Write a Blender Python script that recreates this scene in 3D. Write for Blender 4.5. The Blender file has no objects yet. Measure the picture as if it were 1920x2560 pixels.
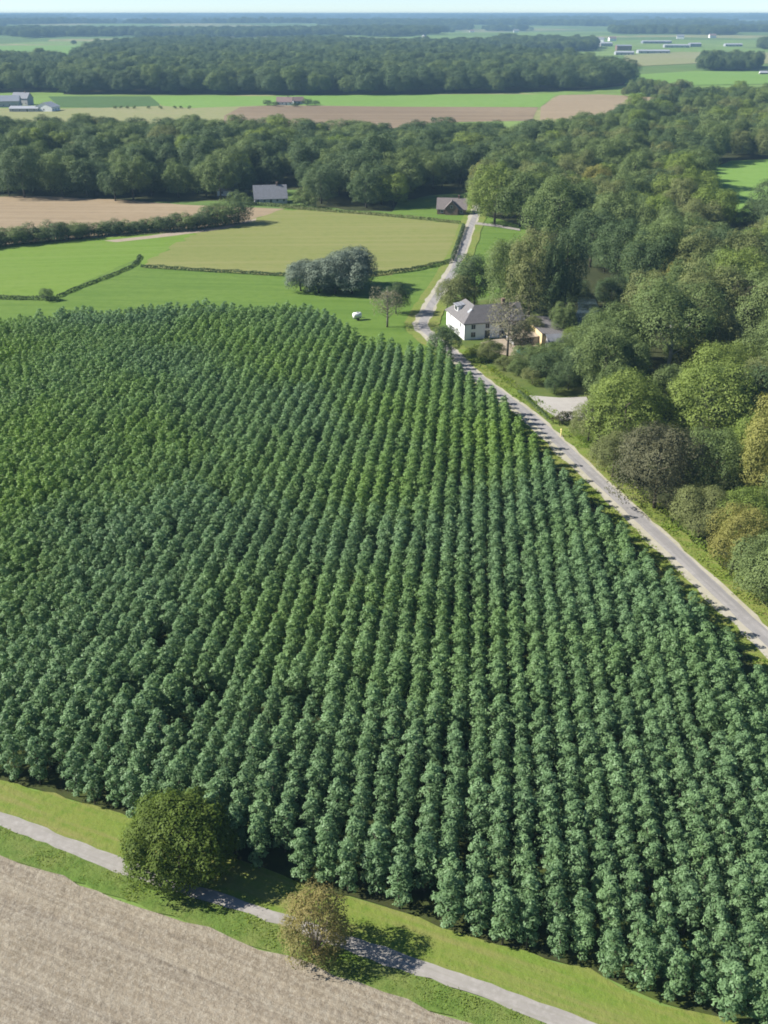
import bpy, math, random
import numpy as np
from mathutils import Vector, Matrix
from mathutils.geometry import tessellate_polygon

random.seed(7)
rng = np.random.default_rng(7)
R = math.radians
sc = bpy.context.scene
COL = sc.collection

# ------------------------------------------------------------------ camera, world, sun, exposure
H = 75.0
PITCH = R(25.9)
cam_d = bpy.data.cameras.new('camera')
cam = bpy.data.objects.new('camera', cam_d)
COL.objects.link(cam)
cam.location = (0, 0, H)
cam.rotation_euler = (R(90) - PITCH, R(0.0), 0)
cam_d.sensor_fit = 'VERTICAL'
cam_d.sensor_height = 24.0
cam_d.lens = 24.0 * 2567 / 2560
cam_d.clip_start = 0.5
cam_d.clip_end = 60000
sc.camera = cam

SUN_EL, SUN_AZ = R(36), R(-90)          # azimuth from +Y, clockwise seen from above: the sun stands to the left
world = bpy.data.worlds.new('World')
sc.world = world
world.use_nodes = True
wt = world.node_tree
sky = wt.nodes.new('ShaderNodeTexSky')
sky.sky_type = 'NISHITA'
sky.sun_disc = False
sky.sun_elevation = SUN_EL
sky.sun_rotation = SUN_AZ
sky.altitude = 100
sky.air_density = 0.62
sky.dust_density = 0.0
sky.ozone_density = 4.5
wt.links.new(sky.outputs[0], wt.nodes['Background'].inputs[0])
wt.nodes['Background'].inputs[1].default_value = 0.07

sun_d = bpy.data.lights.new('sun', 'SUN')
sun_d.energy = 4.8
sun_d.angle = R(0.53)
sun_d.color = (1.0, 0.965, 0.91)
sun = bpy.data.objects.new('sun', sun_d)
COL.objects.link(sun)
sd = Vector((math.sin(SUN_AZ) * math.cos(SUN_EL), math.cos(SUN_AZ) * math.cos(SUN_EL), math.sin(SUN_EL)))
sun.rotation_euler = sd.to_track_quat('Z', 'Y').to_euler()
sun.location = (-100, 0, 200)

sc.view_settings.view_transform = 'Standard'
sc.view_settings.look = 'None'
sc.view_settings.exposure = 1.15
sc.view_settings.gamma = 1.0
cy = sc.cycles
cy.max_bounces = 6
cy.diffuse_bounces = 2
cy.glossy_bounces = 2
cy.transmission_bounces = 3
cy.volume_bounces = 0
cy.transparent_max_bounces = 4
cy.use_denoising = True
cy.caustics_reflective = False
cy.caustics_refractive = False
cy.filter_width = 1.8

# ------------------------------------------------------------------ helpers
F = 2567.0
def G(px, py):
    """ground point (metres) under a point of the 1920 x 2560 survey picture"""
    u = (px - 960) / F
    v = (1280 - py) / F
    t = H / (math.sin(PITCH) - v * math.cos(PITCH))
    return (t * u, t * (math.cos(PITCH) + v * math.sin(PITCH)))

def to_px(x, y, z=0.0):
    dz = z - H
    d = y * math.cos(PITCH) - dz * math.sin(PITCH)
    up = y * math.sin(PITCH) + dz * math.cos(PITCH)
    return 960 + F * x / d, 1280 - F * up / d

def tag(o, label=None, cat=None, group=None, kind=None):
    if label: o['label'] = label
    if cat: o['category'] = cat
    if group: o['group'] = group
    if kind: o['kind'] = kind
    return o

def link(o, parent=None):
    COL.objects.link(o)
    if parent: o.parent = parent
    return o

def empty(name, loc=(0, 0, 0), rz=0.0, label=None, cat=None, group=None):
    o = bpy.data.objects.new(name, None)
    o.empty_display_size = 0.5
    link(o)
    o.location = loc
    o.rotation_euler = (0, 0, rz)
    return tag(o, label, cat, group)

def np_mesh(name, V, Fq, mat, tint=None, smooth=False):
    """mesh from an (n,3) vertex array and an (m,k) face array, k the same for all faces"""
    V = np.asarray(V, dtype=np.float32); Fq = np.asarray(Fq, dtype=np.int32)
    k = Fq.shape[1]
    me = bpy.data.meshes.new(name)
    me.vertices.add(len(V)); me.vertices.foreach_set('co', V.ravel())
    me.loops.add(Fq.size); me.loops.foreach_set('vertex_index', Fq.ravel())
    me.polygons.add(len(Fq))
    me.polygons.foreach_set('loop_start', np.arange(len(Fq), dtype=np.int32) * k)
    me.polygons.foreach_set('loop_total', np.full(len(Fq), k, dtype=np.int32))
    if smooth:
        me.polygons.foreach_set('use_smooth', np.ones(len(Fq), dtype=bool))
    if tint is not None:
        a = me.attributes.new('tint', 'FLOAT', 'FACE')
        a.data.foreach_set('value', np.asarray(tint, dtype=np.float32))
    me.update(calc_edges=True)
    me.materials.append(mat)
    return me

class MB:
    """collects boxes, prisms and tubes, builds them as one mesh object"""
    def __init__(s): s.v = []; s.f = []
    def poly(s, pts, faces):
        b = len(s.v); s.v += [tuple(p) for p in pts]; s.f += [tuple(b + i for i in f) for f in faces]
        return s
    def box(s, x0, y0, z0, x1, y1, z1):
        return s.poly([(x0,y0,z0),(x1,y0,z0),(x1,y1,z0),(x0,y1,z0),(x0,y0,z1),(x1,y0,z1),(x1,y1,z1),(x0,y1,z1)],
                      [(0,3,2,1),(4,5,6,7),(0,1,5,4),(1,2,6,5),(2,3,7,6),(3,0,4,7)])
    def slab(s, pts, th):
        """a planar polygon pts given a thickness th downward"""
        n = len(pts)
        lo = [(p[0], p[1], p[2] - th) for p in pts]
        return s.poly(list(pts) + lo, [tuple(range(n)), tuple(range(2*n-1, n-1, -1))] +
                      [(i, n+i, n+(i+1) % n, (i+1) % n) for i in range(n)])
    def tube(s, pts, rad, n=8):
        pts = [Vector(p) for p in pts]; b = len(s.v)
        for i, p in enumerate(pts):
            d = (pts[min(i+1, len(pts)-1)] - pts[max(i-1, 0)]).normalized()
            a = d.cross(Vector((0.31, 0.95, 0.05))).normalized(); c = d.cross(a)
            for k in range(n):
                t = 2 * math.pi * k / n
                s.v.append(tuple(p + (a * math.cos(t) + c * math.sin(t)) * rad[i]))
        for i in range(len(pts) - 1):
            for k in range(n):
                s.f.append((b+i*n+k, b+i*n+(k+1) % n, b+(i+1)*n+(k+1) % n, b+(i+1)*n+k))
        s.f.append(tuple(b + (len(pts)-1)*n + k for k in range(n)))
        s.f.append(tuple(b + n - 1 - k for k in range(n)))
        return s
    def mesh(s, name, mat, smooth=False):
        me = bpy.data.meshes.new(name); me.from_pydata(s.v, [], s.f); me.update()
        me.materials.append(mat)
        if smooth:
            for p in me.polygons: p.use_smooth = True
        return me
    def build(s, name, mat, parent=None, smooth=False, bevel=0.0):
        o = bpy.data.objects.new(name, s.mesh(name, mat, smooth)); link(o, parent)
        if bevel:
            m = o.modifiers.new('bevel', 'BEVEL'); m.width = bevel; m.segments = 2
        return o

# value noise for placing things
_tab = rng.random((256, 256))
def vnoise(x, y):
    x = np.asarray(x, float); y = np.asarray(y, float)
    xi = np.floor(x).astype(int); yi = np.floor(y).astype(int); fx = x - xi; fy = y - yi
    fx = fx*fx*(3-2*fx); fy = fy*fy*(3-2*fy)
    t = lambda a, b: _tab[a % 256, b % 256]
    return (t(xi,yi)*(1-fx)+t(xi+1,yi)*fx)*(1-fy) + (t(xi,yi+1)*(1-fx)+t(xi+1,yi+1)*fx)*fy

def in_poly(x, y, poly):
    x = np.asarray(x, float); y = np.asarray(y, float); r = np.zeros(x.shape, bool)
    n = len(poly); j = n - 1
    for i in range(n):
        xi, yi = poly[i]; xj, yj = poly[j]
        if yi != yj:
            c = ((yi > y) != (yj > y)) & (x < (xj - xi) * (y - yi) / (yj - yi) + xi)
            r ^= c
        j = i
    return r

# ------------------------------------------------------------------ materials
def new_mat(name):
    m = bpy.data.materials.new(name); m.use_nodes = True
    nt = m.node_tree
    return m, nt, nt.nodes['Principled BSDF']

def nd(nt, t, **kw):
    n = nt.nodes.new(t)
    for k, v in kw.items(): setattr(n, k, v)
    return n

def noise(nt, vec, scale, detail=4.0, rough=0.55):
    n = nd(nt, 'ShaderNodeTexNoise'); n.inputs['Scale'].default_value = scale
    n.inputs['Detail'].default_value = detail; n.inputs['Roughness'].default_value = rough
    nt.links.new(vec, n.inputs['Vector'])
    return n.outputs['Fac']

def ramp(nt, fac, lo, hi):
    n = nd(nt, 'ShaderNodeMapRange'); n.inputs['From Min'].default_value = lo; n.inputs['From Max'].default_value = hi
    nt.links.new(fac, n.inputs['Value'])
    return n.outputs['Result']

def mix(nt, fac, a, b):
    n = nd(nt, 'ShaderNodeMix', data_type='RGBA')
    for sock, val in ((n.inputs['Factor'], fac), (n.inputs[6], a), (n.inputs[7], b)):
        if isinstance(val, (int, float)): sock.default_value = val
        elif isinstance(val, tuple): sock.default_value = (*val, 1)
        else: nt.links.new(val, sock)
    return n.outputs[2]

def mapped(nt, rot=0.0, scale=(1, 1, 1)):
    g = nd(nt, 'ShaderNodeNewGeometry'); mp = nd(nt, 'ShaderNodeMapping')
    mp.vector_type = 'TEXTURE'
    mp.inputs['Rotation'].default_value = (0, 0, -rot); mp.inputs['Scale'].default_value = tuple(1 / q for q in scale)
    nt.links.new(g.outputs['Position'], mp.inputs['Vector'])
    return mp.outputs['Vector']

def ground_mat(name, c0, c1, c2, big=0.03, fine=0.8, streak=None, rough=0.95, bump=0.0, speck=None, specks=2.5, big_lo=0.35, big_hi=0.65, streak2=None):
    """soil or grass: two colours in large patches, a third in fine grain, optional streaks (angle, across scale, along scale, colour, amount)"""
    m, nt, p = new_mat(name)
    k_ = 0.60
    c0, c1, c2 = (tuple(q * k_ for q in c) for c in (c0, c1, c2))
    if streak: streak = (*streak[:3], tuple(q * k_ for q in streak[3]), streak[4])
    if speck: speck = tuple(q * k_ for q in speck)
    if streak2: streak2 = (*streak2[:3], tuple(q * k_ for q in streak2[3]), streak2[4])
    pos = mapped(nt)
    col = mix(nt, ramp(nt, noise(nt, pos, big, 5), big_lo, big_hi), c0, c1)
    fn = noise(nt, pos, fine, 5, 0.65)
    col = mix(nt, ramp(nt, fn, 0.45, 0.75), col, c2)
    for ang, sx, sy, c3, amt in [q for q in (streak, streak2) if q]:
        sv = mapped(nt, ang, (sx, sy, 1))
        f = ramp(nt, noise(nt, sv, 1.0, 4, 0.6), 0.45, 0.68)
        mm = nd(nt, 'ShaderNodeMath', operation='MULTIPLY'); mm.inputs[1].default_value = amt
        nt.links.new(f, mm.inputs[0])
        col = mix(nt, mm.outputs[0], col, c3)
    if speck:
        f = ramp(nt, noise(nt, pos, specks, 4, 0.75), 0.46, 0.78)
        col = mix(nt, f, col, speck)
    nt.links.new(col, p.inputs['Base Color'])
    p.inputs['Roughness'].default_value = rough
    p.inputs['Specular IOR Level'].default_value = 0.15
    if bump:
        b = nd(nt, 'ShaderNodeBump'); b.inputs['Strength'].default_value = 0.8; b.inputs['Distance'].default_value = bump
        nt.links.new(noise(nt, pos, 1.6, 6, 0.7), b.inputs['Height'])
        nt.links.new(b.outputs['Normal'], p.inputs['Normal'])
    return m

def leaf_mat(name, dark, light, other, patch=0.02, other_amt=0.5, trans=0.25, rough=0.65, spec=0.18, rnd=0.35, zone=None):
    """foliage: per-leaf tint between dark and light, world-wide patches and each tree's own lean towards a third colour"""
    m, nt, p = new_mat(name)
    at = nd(nt, 'ShaderNodeAttribute'); at.attribute_name = 'tint'
    col = mix(nt, at.outputs['Fac'], dark, light)
    g = nd(nt, 'ShaderNodeNewGeometry')
    pf = ramp(nt, noise(nt, g.outputs['Position'], patch, 3), 0.42, 0.66)
    if zone:                                   # the paler growth keeps to one part of the field (metres north)
        sp_ = nd(nt, 'ShaderNodeSeparateXYZ'); nt.links.new(g.outputs['Position'], sp_.inputs[0])
        mz = nd(nt, 'ShaderNodeMath', operation='MULTIPLY'); nt.links.new(pf, mz.inputs[0]); nt.links.new(ramp(nt, sp_.outputs['Y'], *zone), mz.inputs[1])
        pf = mz.outputs[0]
    oi = nd(nt, 'ShaderNodeObjectInfo')
    rf = ramp(nt, oi.outputs['Random'], 0.0, 1.0)
    m1 = nd(nt, 'ShaderNodeMath', operation='MULTIPLY_ADD'); nt.links.new(rf, m1.inputs[0]); m1.inputs[1].default_value = rnd
    m2 = nd(nt, 'ShaderNodeMath', operation='MULTIPLY'); nt.links.new(pf, m2.inputs[0]); m2.inputs[1].default_value = other_amt
    nt.links.new(m2.outputs[0], m1.inputs[2])
    m1.use_clamp = True
    col = mix(nt, m1.outputs[0], col, other)
    nt.links.new(col, p.inputs['Base Color'])
    p.inputs['Roughness'].default_value = rough
    p.inputs['Specular IOR Level'].default_value = spec
    tr = nd(nt, 'ShaderNodeBsdfTranslucent')
    hs = nd(nt, 'ShaderNodeHueSaturation'); hs.inputs['Value'].default_value = 1.3; hs.inputs['Saturation'].default_value = 1.15
    nt.links.new(col, hs.inputs['Color']); nt.links.new(hs.outputs[0], tr.inputs['Color'])
    ms = nd(nt, 'ShaderNodeMixShader'); ms.inputs[0].default_value = trans
    nt.links.new(p.outputs[0], ms.inputs[1]); nt.links.new(tr.outputs[0], ms.inputs[2])
    nt.links.new(ms.outputs[0], nt.nodes['Material Output'].inputs['Surface'])
    return m

def plain_mat(name, c, rough=0.7, var=0.15, scale=0.8, spec=0.3):
    m, nt, p = new_mat(name)
    tc = nd(nt, 'ShaderNodeTexCoord')
    f = noise(nt, tc.outputs['Object'], scale, 5, 0.65)
    d = tuple(x * (1 - var * 1.6) for x in c); l = tuple(min(1, x * (1 + var)) for x in c)
    nt.links.new(mix(nt, ramp(nt, f, 0.3, 0.7), d, l), p.inputs['Base Color'])
    p.inputs['Roughness'].default_value = rough; p.inputs['Specular IOR Level'].default_value = spec
    return m

def tile_mat(name, c, rows=2.8):
    m, nt, p = new_mat(name)
    tc = nd(nt, 'ShaderNodeTexCoord')
    w = nd(nt, 'ShaderNodeTexWave'); w.bands_direction = 'Z'; w.inputs['Scale'].default_value = rows
    w.inputs['Distortion'].default_value = 0.6
    nt.links.new(tc.outputs['Object'], w.inputs['Vector'])
    f = noise(nt, tc.outputs['Object'], 1.2, 5, 0.7)
    base = mix(nt, ramp(nt, f, 0.3, 0.7), tuple(x*0.75 for x in c), tuple(x*1.2 for x in c))
    col = mix(nt, ramp(nt, w.outputs['Fac'], 0.0, 0.25), tuple(x*0.6 for x in c), base)
    nt.links.new(col, p.inputs['Base Color']); p.inputs['Roughness'].default_value = 0.75
    b = nd(nt, 'ShaderNodeBump'); b.inputs['Distance'].default_value = 0.04
    nt.links.new(w.outputs['Fac'], b.inputs['Height']); nt.links.new(b.outputs[0], p.inputs['Normal'])
    return m

def glass_mat(name):
    m, nt, p = new_mat(name)
    p.inputs['Base Color'].default_value = (0.02, 0.025, 0.03, 1); p.inputs['Roughness'].default_value = 0.08
    return m

M = {}
# grounds
M['ground'] = None
M['stubble'] = ground_mat('stubble soil', (0.395, 0.325, 0.23), (0.315, 0.26, 0.18), (0.45, 0.38, 0.275), 0.04, 0.6,
                          streak=(R(24), 0.025, 0.75, (0.25, 0.205, 0.15), 0.85), speck=(0.60, 0.54, 0.42), specks=2.9, bump=0.25, streak2=(R(24), 0.05, 2.4, (0.54, 0.47, 0.345), 0.6))
M['gravel'] = ground_mat('track gravel', (0.49, 0.45, 0.40), (0.41, 0.38, 0.335), (0.56, 0.52, 0.47), 0.15, 1.5, streak=(R(24), 0.05, 2.2, (0.36, 0.34, 0.27), 0.5))
M['verge'] = ground_mat('verge grass', (0.205, 0.315, 0.045), (0.29, 0.315, 0.075), (0.165, 0.27, 0.035), 0.05, 0.9,
                        streak=(R(24), 0.06, 0.9, (0.36, 0.31, 0.12), 0.6), bump=0.15)
M['ditch'] = ground_mat('ditch grass', (0.16, 0.27, 0.045), (0.25, 0.30, 0.08), (0.12, 0.22, 0.035), 0.15, 0.8, bump=0.3)
M['plantation_soil'] = ground_mat('plantation floor', (0.065, 0.075, 0.025), (0.11, 0.15, 0.03), (0.05, 0.05, 0.022), 0.06, 0.7)  # soil colour darkened to carry the shade under the canopy
M['meadow'] = ground_mat('meadow grass', (0.165, 0.280, 0.044), (0.205, 0.31, 0.056), (0.138, 0.240, 0.034), 0.02, 0.35,
                         streak=(R(4), 0.02, 0.3, (0.115, 0.215, 0.028), 0.7))
M['left_meadow'] = ground_mat('mown meadow grass', (0.195, 0.325, 0.040), (0.23, 0.345, 0.055), (0.18, 0.29, 0.035), 0.012, 0.3,
                              streak=(R(-8), 0.005, 0.30, (0.25, 0.36, 0.075), 0.75))
M['hay'] = ground_mat('dry meadow grass', (0.275, 0.305, 0.085), (0.31, 0.325, 0.10), (0.235, 0.285, 0.07), 0.012, 0.3,
                      streak=(R(-3), 0.006, 0.26, (0.36, 0.345, 0.13), 0.75))
M['plough'] = ground_mat('tilled soil', (0.40, 0.30, 0.18), (0.46, 0.35, 0.215), (0.36, 0.27, 0.16), 0.012, 0.2, streak=(R(3), 0.006, 0.22, (0.52, 0.41, 0.26), 0.7))
M['plough_far'] = ground_mat('bare brown soil', (0.29, 0.21, 0.125), (0.36, 0.27, 0.165), (0.27, 0.195, 0.12), 0.006, 0.1, streak=(R(2), 0.003, 0.07, (0.42, 0.32, 0.20), 0.7))
M['sand'] = ground_mat('sandy path', (0.52, 0.43, 0.31), (0.45, 0.36, 0.26), (0.56, 0.48, 0.36), 0.05, 0.5)
M['crop_dark'] = ground_mat('dark green crop', (0.10, 0.19, 0.05), (0.12, 0.21, 0.06), (0.09, 0.16, 0.04), 0.01, 0.1)
M['crop_light'] = ground_mat('light green crop', (0.23, 0.40, 0.07), (0.26, 0.42, 0.09), (0.20, 0.36, 0.06), 0.008, 0.1)
M['pale_field'] = ground_mat('pale dry grass', (0.36, 0.37, 0.15), (0.40, 0.38, 0.18), (0.30, 0.34, 0.12), 0.006, 0.1)
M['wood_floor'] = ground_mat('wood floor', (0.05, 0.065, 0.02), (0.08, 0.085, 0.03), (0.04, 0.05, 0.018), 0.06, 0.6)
M['garden'] = ground_mat('garden lawn', (0.13, 0.20, 0.035), (0.20, 0.22, 0.07), (0.10, 0.16, 0.03), 0.08, 0.5)
M['asphalt'] = ground_mat('road asphalt', (0.47, 0.44, 0.41), (0.38, 0.36, 0.34), (0.53, 0.50, 0.47), 0.12, 1.0,
                          streak=(R(-103.9), 0.03, 1.1, (0.30, 0.285, 0.275), 0.7))
M['shoulder'] = ground_mat('road shoulder gravel', (0.60, 0.55, 0.43), (0.52, 0.48, 0.34), (0.68, 0.63, 0.52), 0.1, 0.8)
M['yard'] = ground_mat('yard concrete', (0.60, 0.56, 0.50), (0.52, 0.48, 0.43), (0.64, 0.60, 0.54), 0.08, 0.6)
# water
m, nt, p = new_mat('pond water'); p.inputs['Base Color'].default_value = (0.035, 0.05, 0.06, 1); p.inputs['Roughness'].default_value = 0.12
b = nd(nt, 'ShaderNodeBump'); b.inputs['Distance'].default_value = 0.02
nt.links.new(noise(nt, mapped(nt), 0.8), b.inputs['Height']); nt.links.new(b.outputs[0], p.inputs['Normal']); M['water'] = m
# foliage
M['plant_leaf'] = leaf_mat('plantation leaves', (0.046, 0.094, 0.034), (0.215, 0.335, 0.152), (0.195, 0.305, 0.040), 0.016, 0.85, 0.33, 0.55, 0.3, 0.08, zone=(88, 125))
FOL = {
    'dark':   leaf_mat('dark green leaves', (0.024, 0.048, 0.014), (0.105, 0.155, 0.058), (0.098, 0.135, 0.055), 0.01, 0.3, 0.2),
    'mid':    leaf_mat('mid green leaves', (0.038, 0.070, 0.016), (0.172, 0.226, 0.074), (0.158, 0.200, 0.070), 0.01, 0.4, 0.25),
    'bright': leaf_mat('bright green leaves', (0.056, 0.100, 0.016), (0.215, 0.280, 0.060), (0.215, 0.255, 0.066), 0.01, 0.3, 0.3),
    'olive':  leaf_mat('olive leaves', (0.050, 0.070, 0.018), (0.205, 0.232, 0.080), (0.195, 0.205, 0.078), 0.01, 0.3, 0.25),
    'yellow': leaf_mat('yellowing leaves', (0.080, 0.095, 0.018), (0.290, 0.295, 0.078), (0.280, 0.250, 0.075), 0.01, 0.3, 0.3),
    'brown':  leaf_mat('brownish leaves', (0.034, 0.042, 0.018), (0.140, 0.140, 0.070), (0.135, 0.120, 0.065), 0.01, 0.3, 0.2),
    'silver': leaf_mat('silver leaves', (0.052, 0.076, 0.048), (0.225, 0.265, 0.190), (0.185, 0.22, 0.155), 0.01, 0.2, 0.2),
    'oak':    leaf_mat('oak leaves', (0.026, 0.052, 0.006), (0.130, 0.185, 0.028), (0.118, 0.155, 0.024), 0.15, 0.4, 0.25),
    'autumn': leaf_mat('autumn leaves', (0.072, 0.076, 0.022), (0.245, 0.225, 0.080), (0.25, 0.195, 0.065), 0.25, 0.5, 0.3),
}
M['grass_blade'] = leaf_mat('grass blades', (0.115, 0.20, 0.028), (0.19, 0.28, 0.045), (0.27, 0.29, 0.07), 0.08, 0.5, 0.45)
M['bark'] = plain_mat('bark', (0.10, 0.08, 0.06), 0.9, 0.3, 3)
M['pale_bark'] = plain_mat('pale bark', (0.42, 0.40, 0.36), 0.85, 0.2, 2)
# buildings
M['white_wall'] = plain_mat('white render', (0.80, 0.79, 0.76), 0.85, 0.05, 0.5)
M['yellow_wall'] = plain_mat('ochre render', (0.62, 0.47, 0.25), 0.85, 0.08, 0.5)
M['grey_wall'] = plain_mat('grey render', (0.40, 0.39, 0.38), 0.85, 0.1, 0.5)
M['brick'] = plain_mat('brown brick', (0.20, 0.13, 0.10), 0.9, 0.15, 2)
M['roof_grey'] = tile_mat('grey roof tiles', (0.165, 0.152, 0.145))
M['roof_slate'] = tile_mat('slate roof', (0.21, 0.215, 0.23))
M['roof_brown'] = tile_mat('brown roof tiles', (0.19, 0.16, 0.145))
M['roof_red'] = tile_mat('red roof tiles', (0.26, 0.17, 0.145))
M['white_metal'] = plain_mat('white metal sheet', (0.34, 0.35, 0.36), 0.5, 0.05, 0.05)
M['grey_metal'] = plain_mat('grey metal sheet', (0.22, 0.235, 0.26), 0.5, 0.08, 0.05)
M['trim'] = plain_mat('white paint', (0.78, 0.77, 0.74), 0.5, 0.03)
M['wood_paint'] = plain_mat('dark door paint', (0.06, 0.07, 0.06), 0.5, 0.1)
M['glass'] = glass_mat('window glass')
M['yellow_paint'] = plain_mat('yellow paint', (0.78, 0.66, 0.25), 0.5, 0.05)
M['rubber'] = plain_mat('black rubber', (0.02, 0.02, 0.02), 0.8, 0.1)
M['teal'] = plain_mat('teal liner', (0.10, 0.36, 0.34), 0.5, 0.1)

# far countryside: a patchwork of fields in the open ground sheet
m, nt, p = new_mat('open country')
pos = mapped(nt, R(12), (1 / 420.0, 1 / 300.0, 1))
vo = nd(nt, 'ShaderNodeTexVoronoi'); vo.voronoi_dimensions = '2D'; vo.inputs['Scale'].default_value = 1.0
nt.links.new(pos, vo.inputs['Vector'])
cr = nd(nt, 'ShaderNodeValToRGB'); cr.color_ramp.interpolation = 'CONSTANT'
for i, (t, c) in enumerate(((0.0, (0.09, 0.15, 0.04)), (0.3, (0.16, 0.25, 0.055)), (0.5, (0.11, 0.18, 0.05)), (0.68, (0.30, 0.27, 0.13)), (0.85, (0.19, 0.27, 0.07)))):
    e = cr.color_ramp.elements[i] if i < 2 else cr.color_ramp.elements.new(t)
    e.position = t; e.color = (*c, 1)
sx = nd(nt, 'ShaderNodeSeparateColor'); nt.links.new(vo.outputs['Color'], sx.inputs[0]); nt.links.new(sx.outputs[0], cr.inputs[0])
col = mix(nt, ramp(nt, noise(nt, mapped(nt), 0.02, 5), 0.35, 0.7), cr.outputs[0], (0.12, 0.17, 0.045))
nt.links.new(col, p.inputs['Base Color']); p.inputs['Roughness'].default_value = 0.95; p.inputs['Specular IOR Level'].default_value = 0.1
M['ground'] = m

# ------------------------------------------------------------------ the setting: ground sheets
def hill(x, y):
    d = np.hypot(x, y)
    k = np.clip((d - 2700) / 3500, 0, 1); k = k * k * (3 - 2 * k)
    n = vnoise(np.asarray(x) / 1700 + 31, np.asarray(y) / 1300 + 7) + 0.5 * vnoise(np.asarray(x) / 700 + 3, np.asarray(y) / 600 + 17)
    return k * (n - 0.55) * 34.0

def build_ground():
    ys = np.concatenate([np.linspace(-400, 2400, 29), np.geomspace(2500, 26000, 60)])
    xs = np.concatenate([-np.geomspace(14000, 400, 40), np.linspace(-300, 300, 13), np.geomspace(400, 14000, 40)])
    X, Y = np.meshgrid(xs, ys); Z = hill(X, Y)
    V = np.stack([X.ravel(), Y.ravel(), Z.ravel()], 1)
    nx, ny = len(xs), len(ys)
    i = (np.arange(ny - 1)[:, None] * nx + np.arange(nx - 1)[None, :]).ravel()
    me = np_mesh('ground', V, np.stack([i, i + 1, i + nx + 1, i + nx], 1), M['ground'], smooth=True)
    tag(link(bpy.data.objects.new('ground', me)), kind='structure')
build_ground()

_layer = [0]
def sheet(name, pts, mat, jit=0.0, step=6.0, z=None):
    """a flat patch of ground; its outline is broken up a little so edges are not ruled lines"""
    _layer[0] += 1
    z = 0.006 * _layer[0] if z is None else z
    out = []
    n = len(pts)
    r = random.Random(len(name) * 31 + n)
    for i in range(n):
        a = Vector(pts[i]); b = Vector(pts[(i + 1) % n]); L = (b - a).length
        k = max(1, min(160, int(L / step))); d = (b - a) / k
        nrm = Vector((-d.y, d.x)).normalized() if L > 0 else Vector((0, 0))
        for j in range(k):
            q = a + d * j
            if jit: q = q + nrm * r.uniform(-jit, jit)
            out.append((q.x, q.y))
    tri = tessellate_polygon([[Vector((x, y, 0)) for x, y in out]])
    me = bpy.data.meshes.new(name)
    me.from_pydata([(x, y, z) for x, y in out], [], [t if True else t for t in tri]); me.update()
    for pl in me.polygons:
        if pl.normal.z < 0: pl.flip()
    me.materials.append(mat)
    return tag(link(bpy.data.objects.new(name, me)), kind='structure')

def gp(*pts): return [G(*p) for p in pts]

# woodland floors and the broad meadow first, then the fields on them
RIGHT_WOOD = gp((2150,1800),(1930,1565),(1800,1445),(1690,1355),(1600,1265),(1545,1220),(1500,1155),(1485,1095),(1478,1015),(1500,950),(1560,905),(1600,855),
                (1640,795),(1660,752),(1620,727),(1510,692),(1430,622),(1300,574),(1197,541),(1190,500),(1205,470),(1370,362),(1500,342),(1600,308),(1700,281),(1860,264),(2050,258),(2050,700),(2100,1100))
BELT = gp((-160,490),(0,492),(250,503),(520,503),(610,500),(640,474),(745,474),(762,516),(900,526),(990,530),(1005,502),(1080,490),(1170,480),(1205,470),(1370,352),(1000,360),(600,354),(0,346),(-160,345))
FAR_WOOD = gp((158,236),(900,238),(1200,234),(1480,224),(1575,212),(1560,196),(1400,162),(1200,141),(1000,133),(500,133),(330,134),(225,137),(188,172))
LEFT_FAR_WOOD = gp((-160,231),(140,231),(166,205),(168,180),(150,158),(0,162),(-160,165))
SMALL_FAR_WOOD = gp((1742,179),(1885,179),(1900,165),(1760,163))
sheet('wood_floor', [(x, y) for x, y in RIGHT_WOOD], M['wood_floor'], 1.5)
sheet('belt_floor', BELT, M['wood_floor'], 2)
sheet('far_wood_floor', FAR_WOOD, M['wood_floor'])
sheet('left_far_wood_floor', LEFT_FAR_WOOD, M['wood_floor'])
sheet('meadow', gp((-200,850),(-200,640),(0,640),(130,650),(347,660),(500,560),(700,520),(960,530),(1200,535),(1320,570),(1300,720),(1130,760),(1120,960),(600,960)), M['meadow'], 0.6)
sheet('pond_bank', gp((1290,720),(1440,630),(1560,690),(1640,740),(1600,860),(1480,900),(1400,860)), M['wood_floor'], 0.6)  # dark wood-floor colour stands in for the deep shade around the pond
sheet('garden_lawn', gp((1130,760),(1300,740),(1420,860),(1500,900),(1490,1010),(1480,1120),(1400,1120),(1140,900)), M['garden'], 0.6)
sheet('left_meadow', gp((-200,745),(0,745),(137,738),(347,645),(352,668),(450,606),(500,583),(620,556),(460,570),(278,588),(174,600),(0,618),(-200,640)), M['left_meadow'], 0.5)
sheet('dry_meadow', gp((350,669),(450,606),(500,580),(610,555),(705,524),(830,527),(937,535),(1153,561),(1127,650),(960,690),(718,690)), M['hay'], 1.6, 2.5)
sheet('tilled_field', gp((-200,492),(0,492),(90,490),(300,500),(450,512),(600,517),(712,522),(613,553),(490,578),(300,590),(0,612),(-200,625)), M['plough'], 0.8)
sheet('sandy_path', gp((260,602),(370,590),(470,575),(560,566),(640,546),(640,551),(560,573),(480,584),(380,596),(290,606)), M['sand'], 0.3)
sheet('belt_lawn', gp((975,536),(1000,500),(1160,492),(1172,540),(1150,556)), M['meadow'], 0.3)
sheet('clearing', gp((1725,560),(1745,432),(1830,402),(2020,395),(2020,548)), M['crop_light'], 0.5)
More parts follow.
